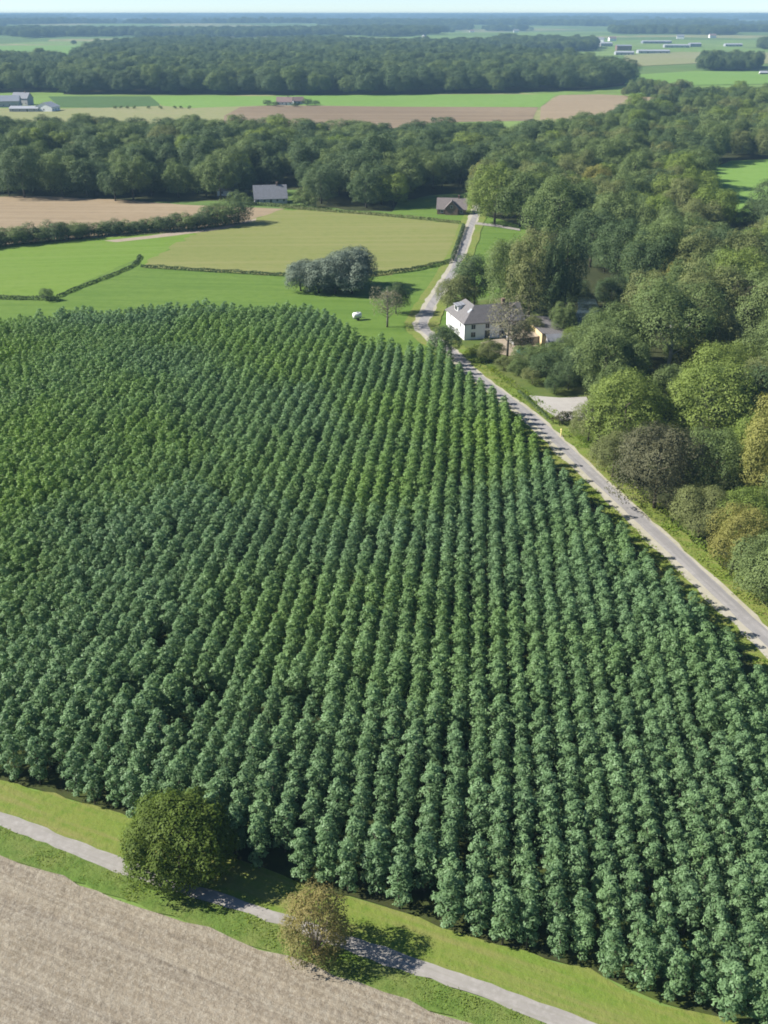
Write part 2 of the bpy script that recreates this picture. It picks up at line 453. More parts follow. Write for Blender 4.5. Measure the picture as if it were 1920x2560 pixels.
# far fields between the belt of trees and the far wood
sheet('pale_field', gp((-200,345),(-200,268),(130,272),(420,264),(700,265),(700,345)), M['pale_field'])
sheet('dark_crop_field', gp((120,241),(390,241),(400,265),(250,270),(150,268)), M['crop_dark'])
sheet('light_crop_field', gp((375,240),(690,240),(690,263),(480,270),(405,265)), M['crop_light'])
sheet('green_field', gp((690,239),(1200,236),(1392,236),(1350,268),(1000,268),(690,264)), M['crop_light'])
sheet('brown_field', gp((600,268),(690,263),(1000,267),(1345,268),(1330,302),(1100,306),(800,345),(560,345),(560,290)), M['plough_far'])
sheet('brown_field_right', gp((1398,238),(1500,236),(1700,246),(1660,264),(1500,296),(1350,300),(1352,268)), M['plough'])
sheet('far_pasture', gp((1250,345),(1340,300),(1540,292),(1500,340)), M['pale_field'])
# fields beyond the far wood
sheet('left_far_field', gp((-120,130),(0,130),(150,126),(190,165),(225,126),(355,114),(340,97),(150,99),(0,105),(-120,108)), M['crop_light'], z=0.5)
sheet('right_far_field', gp((1560,168),(1760,158),(1960,160),(1960,132),(1700,130),(1560,138)), M['pale_field'], z=0.5)
sheet('right_far_meadow', gp((1560,212),(1720,214),(1980,210),(1980,178),(1740,178),(1580,188)), M['crop_light'], z=0.5)
# near ground: plantation, verges, track, stubble
TRACK_UP = [(-260,1935),(0,2032),(116,2074),(243,2126),(347,2162),(394,2184),(521,2226),(613,2256),(720,2292),(860,2340),(960,2371),(1018,2392),(1151,2438),(1307,2490),(1469,2556),(1800,2680)]
TRACK_LO = [(1650,2680),(1359,2560),(1307,2538),(1203,2497),(1076,2450),(960,2416),(830,2366),(700,2316),(567,2270),(463,2239),(405,2222),(260,2172),(116,2111),(0,2067),(-260,1966)]
FRONT_EDGE = [(-260,1895),(0,1955),(87,1978),(231,2018),(301,2041),(450,2098),(600,2160),(764,2222),(868,2243),(960,2272),(1047,2301),(1163,2348),(1319,2394),(1469,2430),(1568,2482),(1654,2515),(1799,2552),(1990,2625)]
STUBBLE_UP = [(-260,2040),(0,2133),(116,2180),(289,2243),(463,2306),(579,2347),(723,2394),(960,2482),(1076,2526),(1190,2564),(1500,2680)]
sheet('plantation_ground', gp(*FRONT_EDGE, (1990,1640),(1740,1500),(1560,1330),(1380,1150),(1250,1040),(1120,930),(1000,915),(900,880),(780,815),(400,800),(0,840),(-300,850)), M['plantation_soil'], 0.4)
sheet('grass_verge', [(x_, y_ + 0.25) for x_, y_ in gp(*FRONT_EDGE)] + gp( (1800,2690),(1469,2560),(960,2380),(521,2235),(0,2045),(-260,1950)), M['verge'], 0.35, 2.0)
sheet('ditch_grass', gp((-260,1960),(0,2058),(260,2162),(567,2262),(960,2410),(1359,2554),(1660,2690),(1500,2700),(1190,2570),(723,2400),(0,2139),(-260,2046)), M['ditch'], 0.3, 2.0)
sheet('stubble_field', gp(*STUBBLE_UP, (900,2900),(-700,2900),(-700,2100)), M['stubble'], 0.35, 2.0)
sheet('gravel_track', gp(*TRACK_UP, *TRACK_LO), M['gravel'], 0.14, 1.2)

# the road: centre line (survey pixels) and half widths in metres
ROAD_PX = [(2080,1752),(1920,1604),(1800,1490),(1667,1364),(1573,1276),(1427,1138),(1336,1051),(1249,986),(1175,928),(1140,893),(1110,866),(1076,840),(1056,818),(1060,797),(1081,757),(1103,724),(1129,683),(1157,622),(1177,565),(1189,536),(1194,510)]
ROAD = [Vector(G(*p)) for p in ROAD_PX]
def smooth_line(P, n=6):
    out = []
    for i in range(len(P) - 1):
        p0 = P[max(i-1, 0)]; p1 = P[i]; p2 = P[i+1]; p3 = P[min(i+2, len(P)-1)]
        for k in range(n):
            t = k / n
            out.append(0.5 * ((2*p1) + (p2-p0)*t + (2*p0-5*p1+4*p2-p3)*t*t + (3*p1-p0-3*p2+p3)*t**3))
    out.append(P[-1]); return out
ROAD_C = smooth_line(ROAD)
def ribbon(name, line, wl, wr, mat, jit=0.0):
    r = random.Random(len(name)); L = []; Rr = []
    for i, p in enumerate(line):
        d = (line[min(i+1, len(line)-1)] - line[max(i-1, 0)]).normalized(); nrm = Vector((-d.y, d.x))
        L.append(p + nrm * (wl + r.uniform(-jit, jit))); Rr.append(p - nrm * (wr + r.uniform(-jit, jit)))
    _layer[0] += 1; z = 0.006 * _layer[0]; n = len(line)
    V = [(p.x, p.y, z) for p in L] + [(p.x, p.y, z) for p in Rr]
    me = bpy.data.meshes.new(name); me.from_pydata(V, [], [(i, n+i, n+i+1, i+1) for i in range(n-1)]); me.update()
    for pl in me.polygons:
        if pl.normal.z < 0: pl.flip()
    me.materials.append(mat)
    return tag(link(bpy.data.objects.new(name, me)), kind='structure')
ribbon('road_verge', ROAD_C, 4.6, 4.6, M['verge'], 0.3)
ribbon('road_shoulder', ROAD_C, 2.45, 1.85, M['shoulder'], 0.38)
ribbon('road', ROAD_C, 1.0, 1.3, M['asphalt'], 0.10)
sheet('side_lane', gp((1188,556),(1240,562),(1300,573),(1300,578),(1240,568),(1186,562)), M['gravel'], 0.1)
sheet('driveway', gp((1322,990),(1400,996),(1465,994),(1500,1052),(1405,1054),(1350,1020)), M['yard'], 0.15)
sheet('courtyard', gp((1200,858),(1300,835),(1352,872),(1330,905),(1220,880)), M['sand'], 0.2)
sheet('pond', gp((1446,745),(1490,750),(1500,790),(1495,840),(1460,850),(1440,800)), M['water'], 0.4)

# ------------------------------------------------------------------ trees
def crown_arrays(n, leaf, lobes, squash=1.0, seed=0, up=0.35, droop=0.0):
    """leaf faces on the shells of several lobes (cx,cy,cz,rx,rz); leaves deep inside another lobe are dropped"""
    r = np.random.default_rng(seed)
    Lb = np.array(lobes, float)
    area = Lb[:, 3] ** 2
    pick = r.choice(len(Lb), size=int(n * 1.9), p=area / area.sum())
    d = r.normal(size=(len(pick), 3)); d /= np.linalg.norm(d, axis=1)[:, None]
    d[:, 2] = np.where(d[:, 2] < -0.55, -d[:, 2], d[:, 2])
    rad = 0.72 + 0.36 * r.random(len(pick)) ** 0.7
    # each lobe's shell is itself lumpy
    lump = 1 + 0.16 * np.sin(d[:, 0]*7 + pick) * np.sin(d[:, 1]*6 + 2*pick) + 0.1*np.sin(d[:, 2]*9 + pick*3)
    rad *= lump
    P = Lb[pick, :3] + d * rad[:, None] * np.stack([Lb[pick, 3], Lb[pick, 3], Lb[pick, 4]], 1)
    keep = np.ones(len(P), bool)
    for k in range(len(Lb)):
        q = (P - Lb[k, :3]) / np.array([Lb[k, 3], Lb[k, 3], Lb[k, 4]])
        keep &= ~((np.linalg.norm(q, axis=1) < 0.62) & (pick != k))
    P = P[keep][:n]; d = d[keep][:n]; pick = pick[keep][:n]
    nn = len(P)
    nrm = d * 1.0 + r.normal(size=(nn, 3)) * 0.30 + np.array([0, 0, up])
    nrm /= np.linalg.norm(nrm, axis=1)[:, None]
    ref = r.normal(size=(nn, 3))
    a = np.cross(nrm, ref); a /= np.linalg.norm(a, axis=1)[:, None]
    b = np.cross(nrm, a)
    s = leaf * (0.6 + 0.8 * r.random(nn))
    a *= s[:, None]; b *= (s * (0.65 + 0.35 * r.random(nn)))[:, None]
    q = [P - a, P - 0.15*a - b*0.62, P + a, P + 0.1*a + b*0.62]
    q[2] = q[2] - np.array([0, 0, 1.0]) * (droop * s)[:, None]
    V = np.stack(q, 1).reshape(-1, 3)
    Fq = np.arange(nn * 4).reshape(-1, 4)
    lt = r.random(len(Lb))[pick] * 0.45
    tint = np.clip(0.2 + lt + 0.27 * r.random(nn), 0, 1)
    return V, Fq, tint

def round_lobes(h, rad, base, k, seed, top_bias=0.0, lobe=0.5):
    """an uneven crown: a core and many unequal boughs pushed out round it"""
    r = np.random.default_rng(seed); L = []
    hc = (h + base) / 2; hz = (h - base) / 2
    L.append((0, 0, hc, rad * 0.60, hz * 0.70))
    sk = r.normal(size=2) * 0.07 * rad
    for i in range(k):
        u = (i + 0.5) / (k + 1); th = i * 2.399 + r.uniform(-.6, .6)
        z = -0.78 + 1.72 * u
        rr = math.sqrt(max(0.04, 1 - min(1, z*z))) * (0.62 + 0.34 * r.random())
        lr = rad * lobe * (0.58 + 0.62 * r.random())
        t = (z + 1) / 2
        L.append((math.cos(th) * rr * rad * 0.86 + sk[0]*t, math.sin(th) * rr * rad * 0.86 + sk[1]*t, hc + z * hz * 0.76 + r.uniform(-.3, .3), lr, lr * (0.7 + 0.4 * r.random())))
    return L

def dome_lobes(h, rad, base, k, lobe=0.27, seed=0):
    """one full round dome with many small boughs on its surface"""
    r = np.random.default_rng(seed); hc = base + (h - base) * 0.46; hz = (h - base) * 0.54
    L = [(0, 0, hc, rad * 0.84, hz * 0.84)]
    for i in range(k):
        z = 1 - 1.75 * (i + .5) / k; th = i * 2.39996 + r.uniform(-.25, .25); q = math.sqrt(max(0.02, 1 - z * z)); f = r.uniform(.74, .88)
        lr = rad * lobe * r.uniform(.75, 1.25)
        L.append((math.cos(th) * q * rad * f, math.sin(th) * q * rad * f, hc + z * hz * f, lr, lr * .85))
    return L

def cone_lobes(h, rad, base, k, seed):
    r = np.random.default_rng(seed); L = []
    for i in range(k):
        t = (i + 0.5) / k; th = i * 2.399
        rr = rad * (1 - t) ** 0.85
        L.append((math.cos(th) * rr * 0.5, math.sin(th) * rr * 0.5, base + (h - base) * t, max(0.25*rad*0.5, rr * 0.62 + 0.15), (h - base) / k * 1.5))
    return L

def trunk_mesh(name, h, r0, mat, seed=0, limbs=4, spread=2.0):
    rr = random.Random(seed); b = MB()
    lean = (rr.uniform(-.3, .3), rr.uniform(-.3, .3))
    pts = [(0, 0, -0.15), (lean[0]*.2, lean[1]*.2, h*0.3), (lean[0]*.6, lean[1]*.6, h*0.62), (lean[0], lean[1], h)]
    b.tube(pts, [r0*1.25, r0*0.9, r0*0.6, r0*0.2], 8)
    for i in range(limbs):
        t = 0.4 + 0.45 * i / max(1, limbs - 1); th = i * 2.4 + rr.uniform(-.4, .4); s = spread * rr.uniform(.7, 1.1)
        z = h * t
        b.tube([(lean[0]*t, lean[1]*t, z), (math.cos(th)*s*.5, math.sin(th)*s*.5, z + s*.35), (math.cos(th)*s, math.sin(th)*s, z + s*.9)], [r0*.45, r0*.3, r0*.08], 6)
    return b.mesh(name, mat, True)

def mesh_of(name, arr, mat):
    return np_mesh(name, arr[0], arr[1], mat, arr[2])

def tree(name, loc, crown_me, trunk_me, label, cat='tree', group=None, scale=1.0, rz=0.0, sz=None):
    root = empty(name, loc, rz, label, cat, group)
    root.scale = (scale, scale, sz if sz else scale)
    c = bpy.data.objects.new('crown', crown_me); link(c, root)
    t = bpy.data.objects.new('trunk', trunk_me); link(t, root)
    return root

def scatter_stuff(name, pts, scl, rot, pick, sources, label, cat=None, zs=None):
    """a mass of trees nobody could count: one object, instancing the crowns built above"""
    me = bpy.data.meshes.new(name)
    P = np.asarray(pts, np.float32)
    me.vertices.add(len(P)); me.vertices.foreach_set('co', P.ravel())
    for an, ty, val in (('sc', 'FLOAT', scl), ('zs', 'FLOAT', scl if zs is None else zs), ('rz', 'FLOAT', rot), ('pick', 'INT', pick)):
        a = me.attributes.new(an, ty, 'POINT'); a.data.foreach_set('value', np.asarray(val, np.float32 if ty == 'FLOAT' else np.int32))
    o = bpy.data.objects.new(name, me); link(o)
    ng = bpy.data.node_groups.new(name, 'GeometryNodeTree')
    ng.interface.new_socket('Geometry', in_out='INPUT', socket_type='NodeSocketGeometry')
    ng.interface.new_socket('Geometry', in_out='OUTPUT', socket_type='NodeSocketGeometry')
    gi = ng.nodes.new('NodeGroupInput'); go = ng.nodes.new('NodeGroupOutput')
    ip = ng.nodes.new('GeometryNodeInstanceOnPoints'); jn = ng.nodes.new('GeometryNodeJoinGeometry')
    for s in reversed(sources):          # the join node hands its last link out first
        oi = ng.nodes.new('GeometryNodeObjectInfo'); oi.transform_space = 'ORIGINAL'
        oi.inputs['Object'].default_value = s; oi.inputs['As Instance'].default_value = True
        ng.links.new(oi.outputs['Geometry'], jn.inputs[0])
    def attr(n, t):
        a = ng.nodes.new('GeometryNodeInputNamedAttribute'); a.data_type = t; a.inputs['Name'].default_value = n
        return a.outputs['Attribute']
    cs = ng.nodes.new('ShaderNodeCombineXYZ'); cr_ = ng.nodes.new('ShaderNodeCombineXYZ')
    s_ = attr('sc', 'FLOAT'); ng.links.new(s_, cs.inputs[0]); ng.links.new(s_, cs.inputs[1]); ng.links.new(attr('zs', 'FLOAT'), cs.inputs[2])
    ng.links.new(attr('rz', 'FLOAT'), cr_.inputs[2])
    ng.links.new(gi.outputs[0], ip.inputs['Points']); ng.links.new(jn.outputs[0], ip.inputs['Instance'])
    ip.inputs['Pick Instance'].default_value = True
    ng.links.new(attr('pick', 'INT'), ip.inputs['Instance Index'])
    ng.links.new(cr_.outputs[0], ip.inputs['Rotation']); ng.links.new(cs.outputs[0], ip.inputs['Scale'])
    ng.links.new(ip.outputs[0], go.inputs[0])
    md = o.modifiers.new('scatter', 'NODES'); md.node_group = ng
    return tag(o, label, cat, kind='stuff')

# ---- the plantation: straight rows of young trees
def plantation_lobes(seed):
    r = np.random.default_rng(seed); L = []
    h = 6.5
    for i in range(22):
        t = i / 21.0; z = 1.2 + (h - 1.45) * t; th = i * 2.399 + r.uniform(-.5, .5)
        prof = math.sin(math.pi * (0.22 + 0.68 * t)) ** 0.8
        rr = 0.80 * prof * r.uniform(.55, 1.2)
        lr = 0.25 + 0.25 * prof * r.uniform(.6, 1.25)
        L.append((math.cos(th) * rr, math.sin(th) * rr, z, lr, lr * 0.8))
    L.append((0, 0, 3.6, 0.42, 2.0))
    L.append((0, 0, h - 0.35, 0.34, 0.5))
    return L
P_CROWN = [mesh_of('plantation_crown', crown_arrays(1500, 0.135, plantation_lobes(40 + i), seed=50 + i, up=0.5, droop=0.3), M['plant_leaf']) for i in range(7)]
P_TRUNK = [trunk_mesh('plantation_trunk', 5.6, 0.085, M['bark'], i, 3, 0.7) for i in range(3)]

ROW_YAW = R(5.0)
rd = np.array([math.sin(ROW_YAW), math.cos(ROW_YAW)]); rx_ = np.array([math.cos(ROW_YAW), -math.sin(ROW_YAW)])
road_left = []
for i, pnt in enumerate(ROAD_C):
    d = (ROAD_C[min(i+1, len(ROAD_C)-1)] - ROAD_C[max(i-1, 0)]).normalized(); nrm = Vector((-d.y, d.x))
    px = to_px(pnt.x, pnt.y)
    if px[1] > 905:
        q = pnt + nrm * float(np.interp(px[1], [905, 1000, 1150, 1300], [4.5, 6.3, 8.6, 9.4])); road_left.append((q.x, q.y))
front = []
for a in FRONT_EDGE:
    q = G(*a); front.append((q[0] + 0.1, q[1] + 0.35))
top_px = [(1095,915),(1040,912),(994,915),(958,902),(907,900),(874,872),(834,840),(813,830),(771,814),(729,808),(681,810),(590,808),(500,812),(392,812),(271,824),(193,818),(150,834),(90,838),(0,844),(-300,862)]
PLANT_POLY = front + road_left + gp(*top_px)
tx, ty = [], []
for u_ in range(-110, 110):
    vs = np.arange(30, 420, 0.15); q_ = u_ * 2.35
    ins = in_poly(q_ * rx_[0] + vs * rd[0], q_ * rx_[1] + vs * rd[1], PLANT_POLY)
    if not ins.any(): continue
    v0, v1 = vs[ins][0], vs[ins][-1]
    for v_ in np.arange(v0 + 0.1 + 0.35 * (u_ % 2), v1, 2.5):
        tx.append(q_ * rx_[0] + v_ * rd[0]); ty.append(q_ * rx_[1] + v_ * rd[1])
tx = np.array(tx); ty = np.array(ty); tx += rng.normal(0, 0.13, len(tx)); ty += rng.normal(0, 0.17, len(tx))
ok = in_poly(tx, ty - 0.4, PLANT_POLY) | in_poly(tx, ty + 0.5, PLANT_POLY)
tx, ty = tx[ok], ty[ok]
dpt = ty * math.cos(PITCH) + (H - 3) * math.sin(PITCH)
ppx = 960 + F * tx / dpt
ok = (ppx > -60) & (ppx < 1980)
tx, ty, ppx = tx[ok], ty[ok], ppx[ok]
gap = rng.random(len(tx)) > 0.025
tx, ty, ppx = tx[gap], ty[gap], ppx[gap]
th_ = 0.86 + 0.2 * vnoise(tx / 16 + 5, ty / 16 + 9) + rng.normal(0, 0.06, len(tx))
tw_ = th_ * rng.uniform(1.0, 1.3, len(tx))
dist = np.hypot(np.hypot(tx, ty), H - 3)
_, py_ = np.vectorize(to_px)(tx, ty, 3.0)
vis = (ppx > 15) & (ppx < 1905) & (py_ < 2540)
order = np.argsort(np.where(vis, dist, 1e9))
near = order[:300]; rest = order[300:]
protos = []
for k, i in enumerate(near):
    t = tree('plantation_tree', (float(tx[i]), float(ty[i]), 0.25 if False else 0.0), P_CROWN[k % 7], P_TRUNK[k % 3],
             'young slender grey-green tree in the plantation rows nearest the gravel track',
             'tree', 'young trees in the front rows of the plantation', float(tw_[i]), float(rng.uniform(0, 6.28)), float(th_[i]))
    if k < 7: protos.append([c for c in t.children if c.name.startswith('crown')][0])
scatter_stuff('plantation_trees', np.stack([tx[rest], ty[rest], np.zeros(len(rest))], 1), tw_[rest], rng.uniform(0, 6.28, len(rest)),
              rng.integers(0, 7, len(rest)), protos, 'rows of young grey-green plantation trees filling the field behind the front rows', 'plantation', th_[rest])
print('plantation', len(tx))

# ---- broadleaf kinds: shapes x colours
SH = {
    'round': dict(n=19000, leaf=0.165, lobes=round_lobes(13, 6.2, 1.2, 24, 1, lobe=0.44), th=9),
    'wide':  dict(n=21000, leaf=0.17, lobes=round_lobes(12, 7.2, 1.2, 28, 2, lobe=0.40), th=8),
    'tall':  dict(n=19000, leaf=0.16, lobes=round_lobes(17, 5.0, 1.2, 26, 3, lobe=0.47), th=13),
    'lumpy': dict(n=19000, leaf=0.165, lobes=round_lobes(15, 6.4, 1.0, 18, 4, lobe=0.54), th=10),
}
TR = {k: trunk_mesh('broadleaf_trunk', v['th'], 0.28, M['bark'], i, 6, 3.0) for i, (k, v) in enumerate(SH.items())}
SH['dome'] = dict(n=20000, leaf=0.165, lobes=dome_lobes(13.5, 6.6, 0.8, 44, 0.27, 5), th=9)
TR['dome'] = TR['round']
SH['spread'] = dict(n=21000, leaf=0.17, lobes=round_lobes(14, 7.0, 1.0, 22, 15, lobe=0.48), th=10)
SH['ragged'] = dict(n=18000, leaf=0.165, lobes=round_lobes(16, 5.8, 1.0, 15, 26, lobe=0.55), th=11)
TR['spread'] = TR['lumpy']; TR['ragged'] = TR['round']
CR = {}
for i, (k, v) in enumerate(SH.items()):
    arr = crown_arrays(v['n'], v['leaf'], v['lobes'], seed=100 + i)
    for c in ('dark', 'mid', 'bright', 'olive', 'yellow', 'brown'):
        CR[k, c] = mesh_of('broadleaf_crown', arr, FOL[c])
WORDS = {'dark': 'dark green', 'mid': 'mid green', 'bright': 'bright green', 'olive': 'olive green', 'yellow': 'yellowing', 'brown': 'brownish'}
SHAPE = {'round': 'rounded', 'wide': 'broad spreading', 'tall': 'tall narrow', 'lumpy': 'uneven lumpy', 'spread': 'large wide topped', 'dome': 'full domed', 'ragged': 'ragged topped'}


def GZ(px, py, z):
    u = (px - 960) / F; v = (1280 - py) / F
    t = (H - z) / (math.sin(PITCH) - v * math.cos(PITCH))
    return (t * u, t * (math.cos(PITCH) + v * math.sin(PITCH)))
def height_to(x, y, ytop):
    lo, hi = 0.0, 40.0
    for _ in range(40):
        m_ = (lo + hi) / 2
        if to_px(x, y, m_)[1] > ytop: lo = m_
        else: hi = m_
    return lo
BASE = {'dome': (13.5, 6.6), 'spread': (14, 6.6), 'ragged': (16, 5.6), 'round': (13, 6.0), 'wide': (12, 6.9), 'tall': (17, 5.0), 'lumpy': (15, 6.3)}
SPECIAL = []
def special(cx, ybase, wpx, ytop, shape, colour, label, group=None, crown=None, trunk=None, base=None, name='broadleaf_tree'):
    """a tree one can point to: its foot, its width and its top as surveyed in the picture"""
    x, y = G(cx, ybase)
    dep = y * math.cos(PITCH) + (H - 5) * math.sin(PITCH)
    rad = wpx / F * dep / 2; h = height_to(x, y, ytop)
    bh, br = base or BASE[shape]
    SPECIAL.append((x, y, rad))
    return tree(name, (x, y, 0), crown or CR[shape, colour], trunk or TR[shape], label, 'tree', group, rad / br, rng.uniform(0, 6.28), h / bh)

special(1555,1120,200,930,'dome','bright','rounded yellow-green tree at the wood edge just below the pale driveway')
special(1635,1272,190,1055,'lumpy','brown','dark brownish tree standing forward of the wood beside the straight road')
special(1765,1120,225,912,'dome','bright','broad bright green tree behind the dark brownish roadside tree')
special(1770,1262,175,1075,'dome','mid','rounded green tree next right of the dark brownish roadside tree')
special(1915,1300,150,960,'tall','yellow','tall yellow-green column of a tree at the right edge of the picture')
special(1745,1345,130,1215,'round','olive','low olive tree above the road verge near the right edge')
special(1830,1425,130,1262,'lumpy','yellow','low yellowing tree above the road verge near the right edge')
special(1905,1470,120,1370,'round','mid','low green bush at the right edge beside the road verge')
special(1470,1105,95,1005,'lumpy','olive','small olive tree beside the verge just below the driveway')
special(1530,1195,110,1085,'round','olive','low olive tree between the driveway and the dark brownish tree')
# trees behind and around the white house
special(1140,790,95,690,'round','olive','rounded olive tree directly behind the white house by the road')
special(1185,775,90,630,'tall','dark','dark pointed tree behind the white house, left of the tall grove')
special(1265,800,110,590,'lumpy','mid','leafy green tree at the left of the grove behind the white house')
special(1320,815,120,560,'lumpy','olive','big olive tree in the middle of the grove behind the white house')
special(1290,745,130,600,'round','bright','light green tree on the meadow side of the grove behind the house')
special(1410,800,85,560,'tall','dark','tall dark tree at the right end of the grove behind the white house')
special(1375,825,70,590,'tall','dark','narrow dark tree in the front of the grove beside the pond')
special(1405,848,60,755,'round','mid','small pale green tree beside the pond near the ochre wall')
special(1236,560,130,408,'dome','bright','light green rounded tree standing at the far end of the road')
special(1300,567,120,425,'round','mid','rounded green tree second from the far end of the road')
special(1390,622,150,440,'round','mid','broad green tree above the meadow strip beyond the grove')
special(1445,880,80,815,'round','bright','small bright green tree just below the pond')
special(1400,930,90,850,'round','mid','green garden tree between the courtyard and the driveway')
special(1440,955,90,860,'lumpy','dark','dark green garden tree standing over the pale driveway')
special(1365,955,85,880,'round','dark','dark round garden tree left of the pale driveway')
special(1480,950,100,860,'wide','mid','broad green garden tree right above the pale driveway')
special(1310,915,60,862,'round','mid','small green garden tree below the courtyard')
for cx, yb, w_, yt, sh_, c_, lab in (
    (1345,925,70,862,'round','mid','rounded green garden tree in the middle of the lawn below the courtyard'),
    (1420,975,70,905,'spread','dark','low dark tree on the lawn edge above the driveway'),
    (1330,960,55,915,'lumpy','olive','olive garden bush beside the verge above the driveway'),
    (1295,940,48,898,'round','mid','green bush near the road below the courtyard'),
    (1260,925,46,888,'ragged','olive','small olive bush at the road bend below the house'),
    (1385,985,50,940,'round','dark','dark rounded bush at the top corner of the driveway'),
    (1455,905,80,825,'wide','mid','broad green tree at the near end of the pond'),
    (1500,860,80,770,'round','mid','green tree leaning over the right bank of the pond'),
    (1430,770,60,690,'ragged','dark','dark tree on the left bank of the pond'),
    (1525,780,80,690,'round','dark','dark rounded tree at the right far bank of the pond'),
    (1240,825,60,765,'lumpy','dark','dark tree close behind the middle of the white house'),
    (1330,845,50,790,'round','olive','olive tree between the white house and the ochre outbuilding')):
    special(cx, yb, w_, yt, sh_, c_, lab)
SPARSE = mesh_of('sparse_crown', crown_arrays(2300, 0.17, round_lobes(12, 4.6, 3.0, 16, 91, lobe=0.5), seed=91), leaf_mat('withering leaves', (0.085, 0.082, 0.045), (0.270, 0.245, 0.150), (0.22, 0.215, 0.11), 0.05, 0.3, 0.25))
def branchy():
    b = MB(); r_ = random.Random(4)
    b.tube([(0,0,-.2),(.1,0,3.5),(.1,.1,7),(0,0,11)], [.3,.24,.16,.03], 8)
    for i in range(26):
        z_ = 2.6 + i * .31; th = i * 2.4; q_ = r_.uniform(2.4, 4.4) * (1 - max(0, z_ - 6) / 9)
        b.tube([(.1*.6, 0, z_), (math.cos(th)*q_*.5, math.sin(th)*q_*.5, z_ + q_*.35), (math.cos(th)*q_, math.sin(th)*q_, z_ + q_*.75)], [.1, .06, .02], 5)
    return b.mesh('branchy_trunk', plain_mat('grey bark', (0.20, 0.17, 0.14), .9, .2, 3), True)
BRANCHY = branchy()
special(968,818,84,719,'round','brown','thin brownish tree alone in the meadow left of the road', None, SPARSE, BRANCHY, (12, 4.5))
special(990,785,60,708,'round','dark','dark green tree behind the thin brownish meadow tree')
special(1112,898,76,814,'round','dark','dark little tree where the road bends beside the white house')
special(1268,892,108,742,'lumpy','brown','pale brown half-bare tree in front of the white house', None, SPARSE, BRANCHY, (12, 4.5))
special(1300,880,60,800,'ragged','brown','brownish tree at the right end of the white house')
special(1225,905,60,850,'round','olive','olive bush in front of the half-bare tree by the house')
special(185,113,14,100,'round','dark','single dark tree standing alone in the far left field')

special(1475,668,110,520,'round','dark','dark tree at the left end of the shaded row behind the pond')
special(1545,705,120,540,'lumpy','dark','dark tree in the middle of the shaded row behind the pond')
special(1615,745,120,580,'round','dark','dark tree at the right end of the shaded row behind the pond')
# the big tree with the pale forked trunk
def pale_tree():
    L = [(a, b, c + 0, r_, z_) for a, b, c, r_, z_ in round_lobes(20, 9.5, 8.5, 18, 77, lobe=0.5)]
    cm = mesh_of('domed_crown', crown_arrays(21000, 0.22, L, seed=77), FOL['mid'])
    b = MB()
    b.tube([(0,0,-.2),(0.1,0,4),(0.3,0,8),(-.6,0.2,13)], [.55,.45,.38,.2], 10)
    b.tube([(.3,0,8),(1.6,-.6,10.5),(3.6,-.8,13)], [.3,.24,.1], 8)
    b.tube([(.1,0,6.5),(-1.4,-.4,8.6),(-3.2,-.3,11.5)], [.26,.2,.08], 8)
    b.tube([(.1,0,5.2),(1.2,-.6,6.3),(2.0,-.9,7.0)], [.14,.1,.05], 6)
    x, y = G(1667, 945)
    SPECIAL.append((x, y, 8.5)); SPECIAL.append((x - 2, y - 11, 6.5))
    tree('broadleaf_tree', (x, y, 0), cm, b.mesh('forked_trunk', M['pale_bark'], True),
         'big domed tree showing a bare pale forked trunk inside the right wood', 'tree')
pale_tree()

# foreground: the oak by the track and the thin bush below it
def oak():
    x, y = GZ(447, 2092, 3.9)
    L = dome_lobes(7.5, 5.5, 0.1, 62, 0.25, 21)
    cm = mesh_of('oak_crown', crown_arrays(30000, 0.14, L, seed=21, up=0.3), FOL['oak'])
    tree('oak_tree', (x, y, 0), cm, trunk_mesh('oak_trunk', 5.2, 0.32, M['bark'], 5, 6, 2.8),
         'broad dark olive-green oak on the grass above the gravel track', 'tree')
oak()
def thin_bush():
    x, y = GZ(786, 2312, 3.5)
    L = dome_lobes(7.0, 3.0, 0.0, 34, 0.30, 31)
    V, Fq, t = crown_arrays(11000, 0.095, L, seed=31)
    root = empty('bush', (x, y, 0), 0, 'sparse yellow-brown bush growing on the edge of the gravel track', 'bush')
    link(bpy.data.objects.new('crown', np_mesh('bush_crown', V, Fq, FOL['autumn'], t)), root)
    b = MB(); r_ = random.Random(9)
    for i in range(22):
        th = i * 2.4; s_ = r_.uniform(.5, 2.3); h_ = r_.uniform(3.4, 6.6)
        b.tube([(math.cos(th)*.15, math.sin(th)*.15, -.1), (math.cos(th)*s_*.45, math.sin(th)*s_*.45, h_*.45), (math.cos(th)*s_, math.sin(th)*s_, h_)], [.06, .04, .015], 5)
    link(bpy.data.objects.new('stems', b.mesh('bush_stems', plain_mat('twig bark', (0.20, 0.16, 0.12), .9, .2, 3), True)), root)
thin_bush()

# the clump of silver-leaved trees in the meadow
SILVER = mesh_of('silver_crown', crown_arrays(9500, 0.20, round_lobes(11, 4.5, 0.0, 18, 61, lobe=0.52), seed=61, up=0.5), FOL['silver'])
STR = trunk_mesh('silver_trunk', 8, .22, M['bark'], 8, 5, 2.2)
for k, (cx, yb, w_, yt) in enumerate([(752,728,74,652),(770,712,70,648),(796,732,74,648),(806,712,70,640),(838,734,76,636),(850,714,72,626),(880,734,80,622),(890,716,72,613),(905,722,54,618)]):
    special(cx, yb, w_, yt, 'round', 'mid', 'silvery round-crowned tree in the tight clump standing alone in the meadow',
            'silvery trees of the meadow clump', SILVER, STR, (11, 4.2), 'silver_tree')

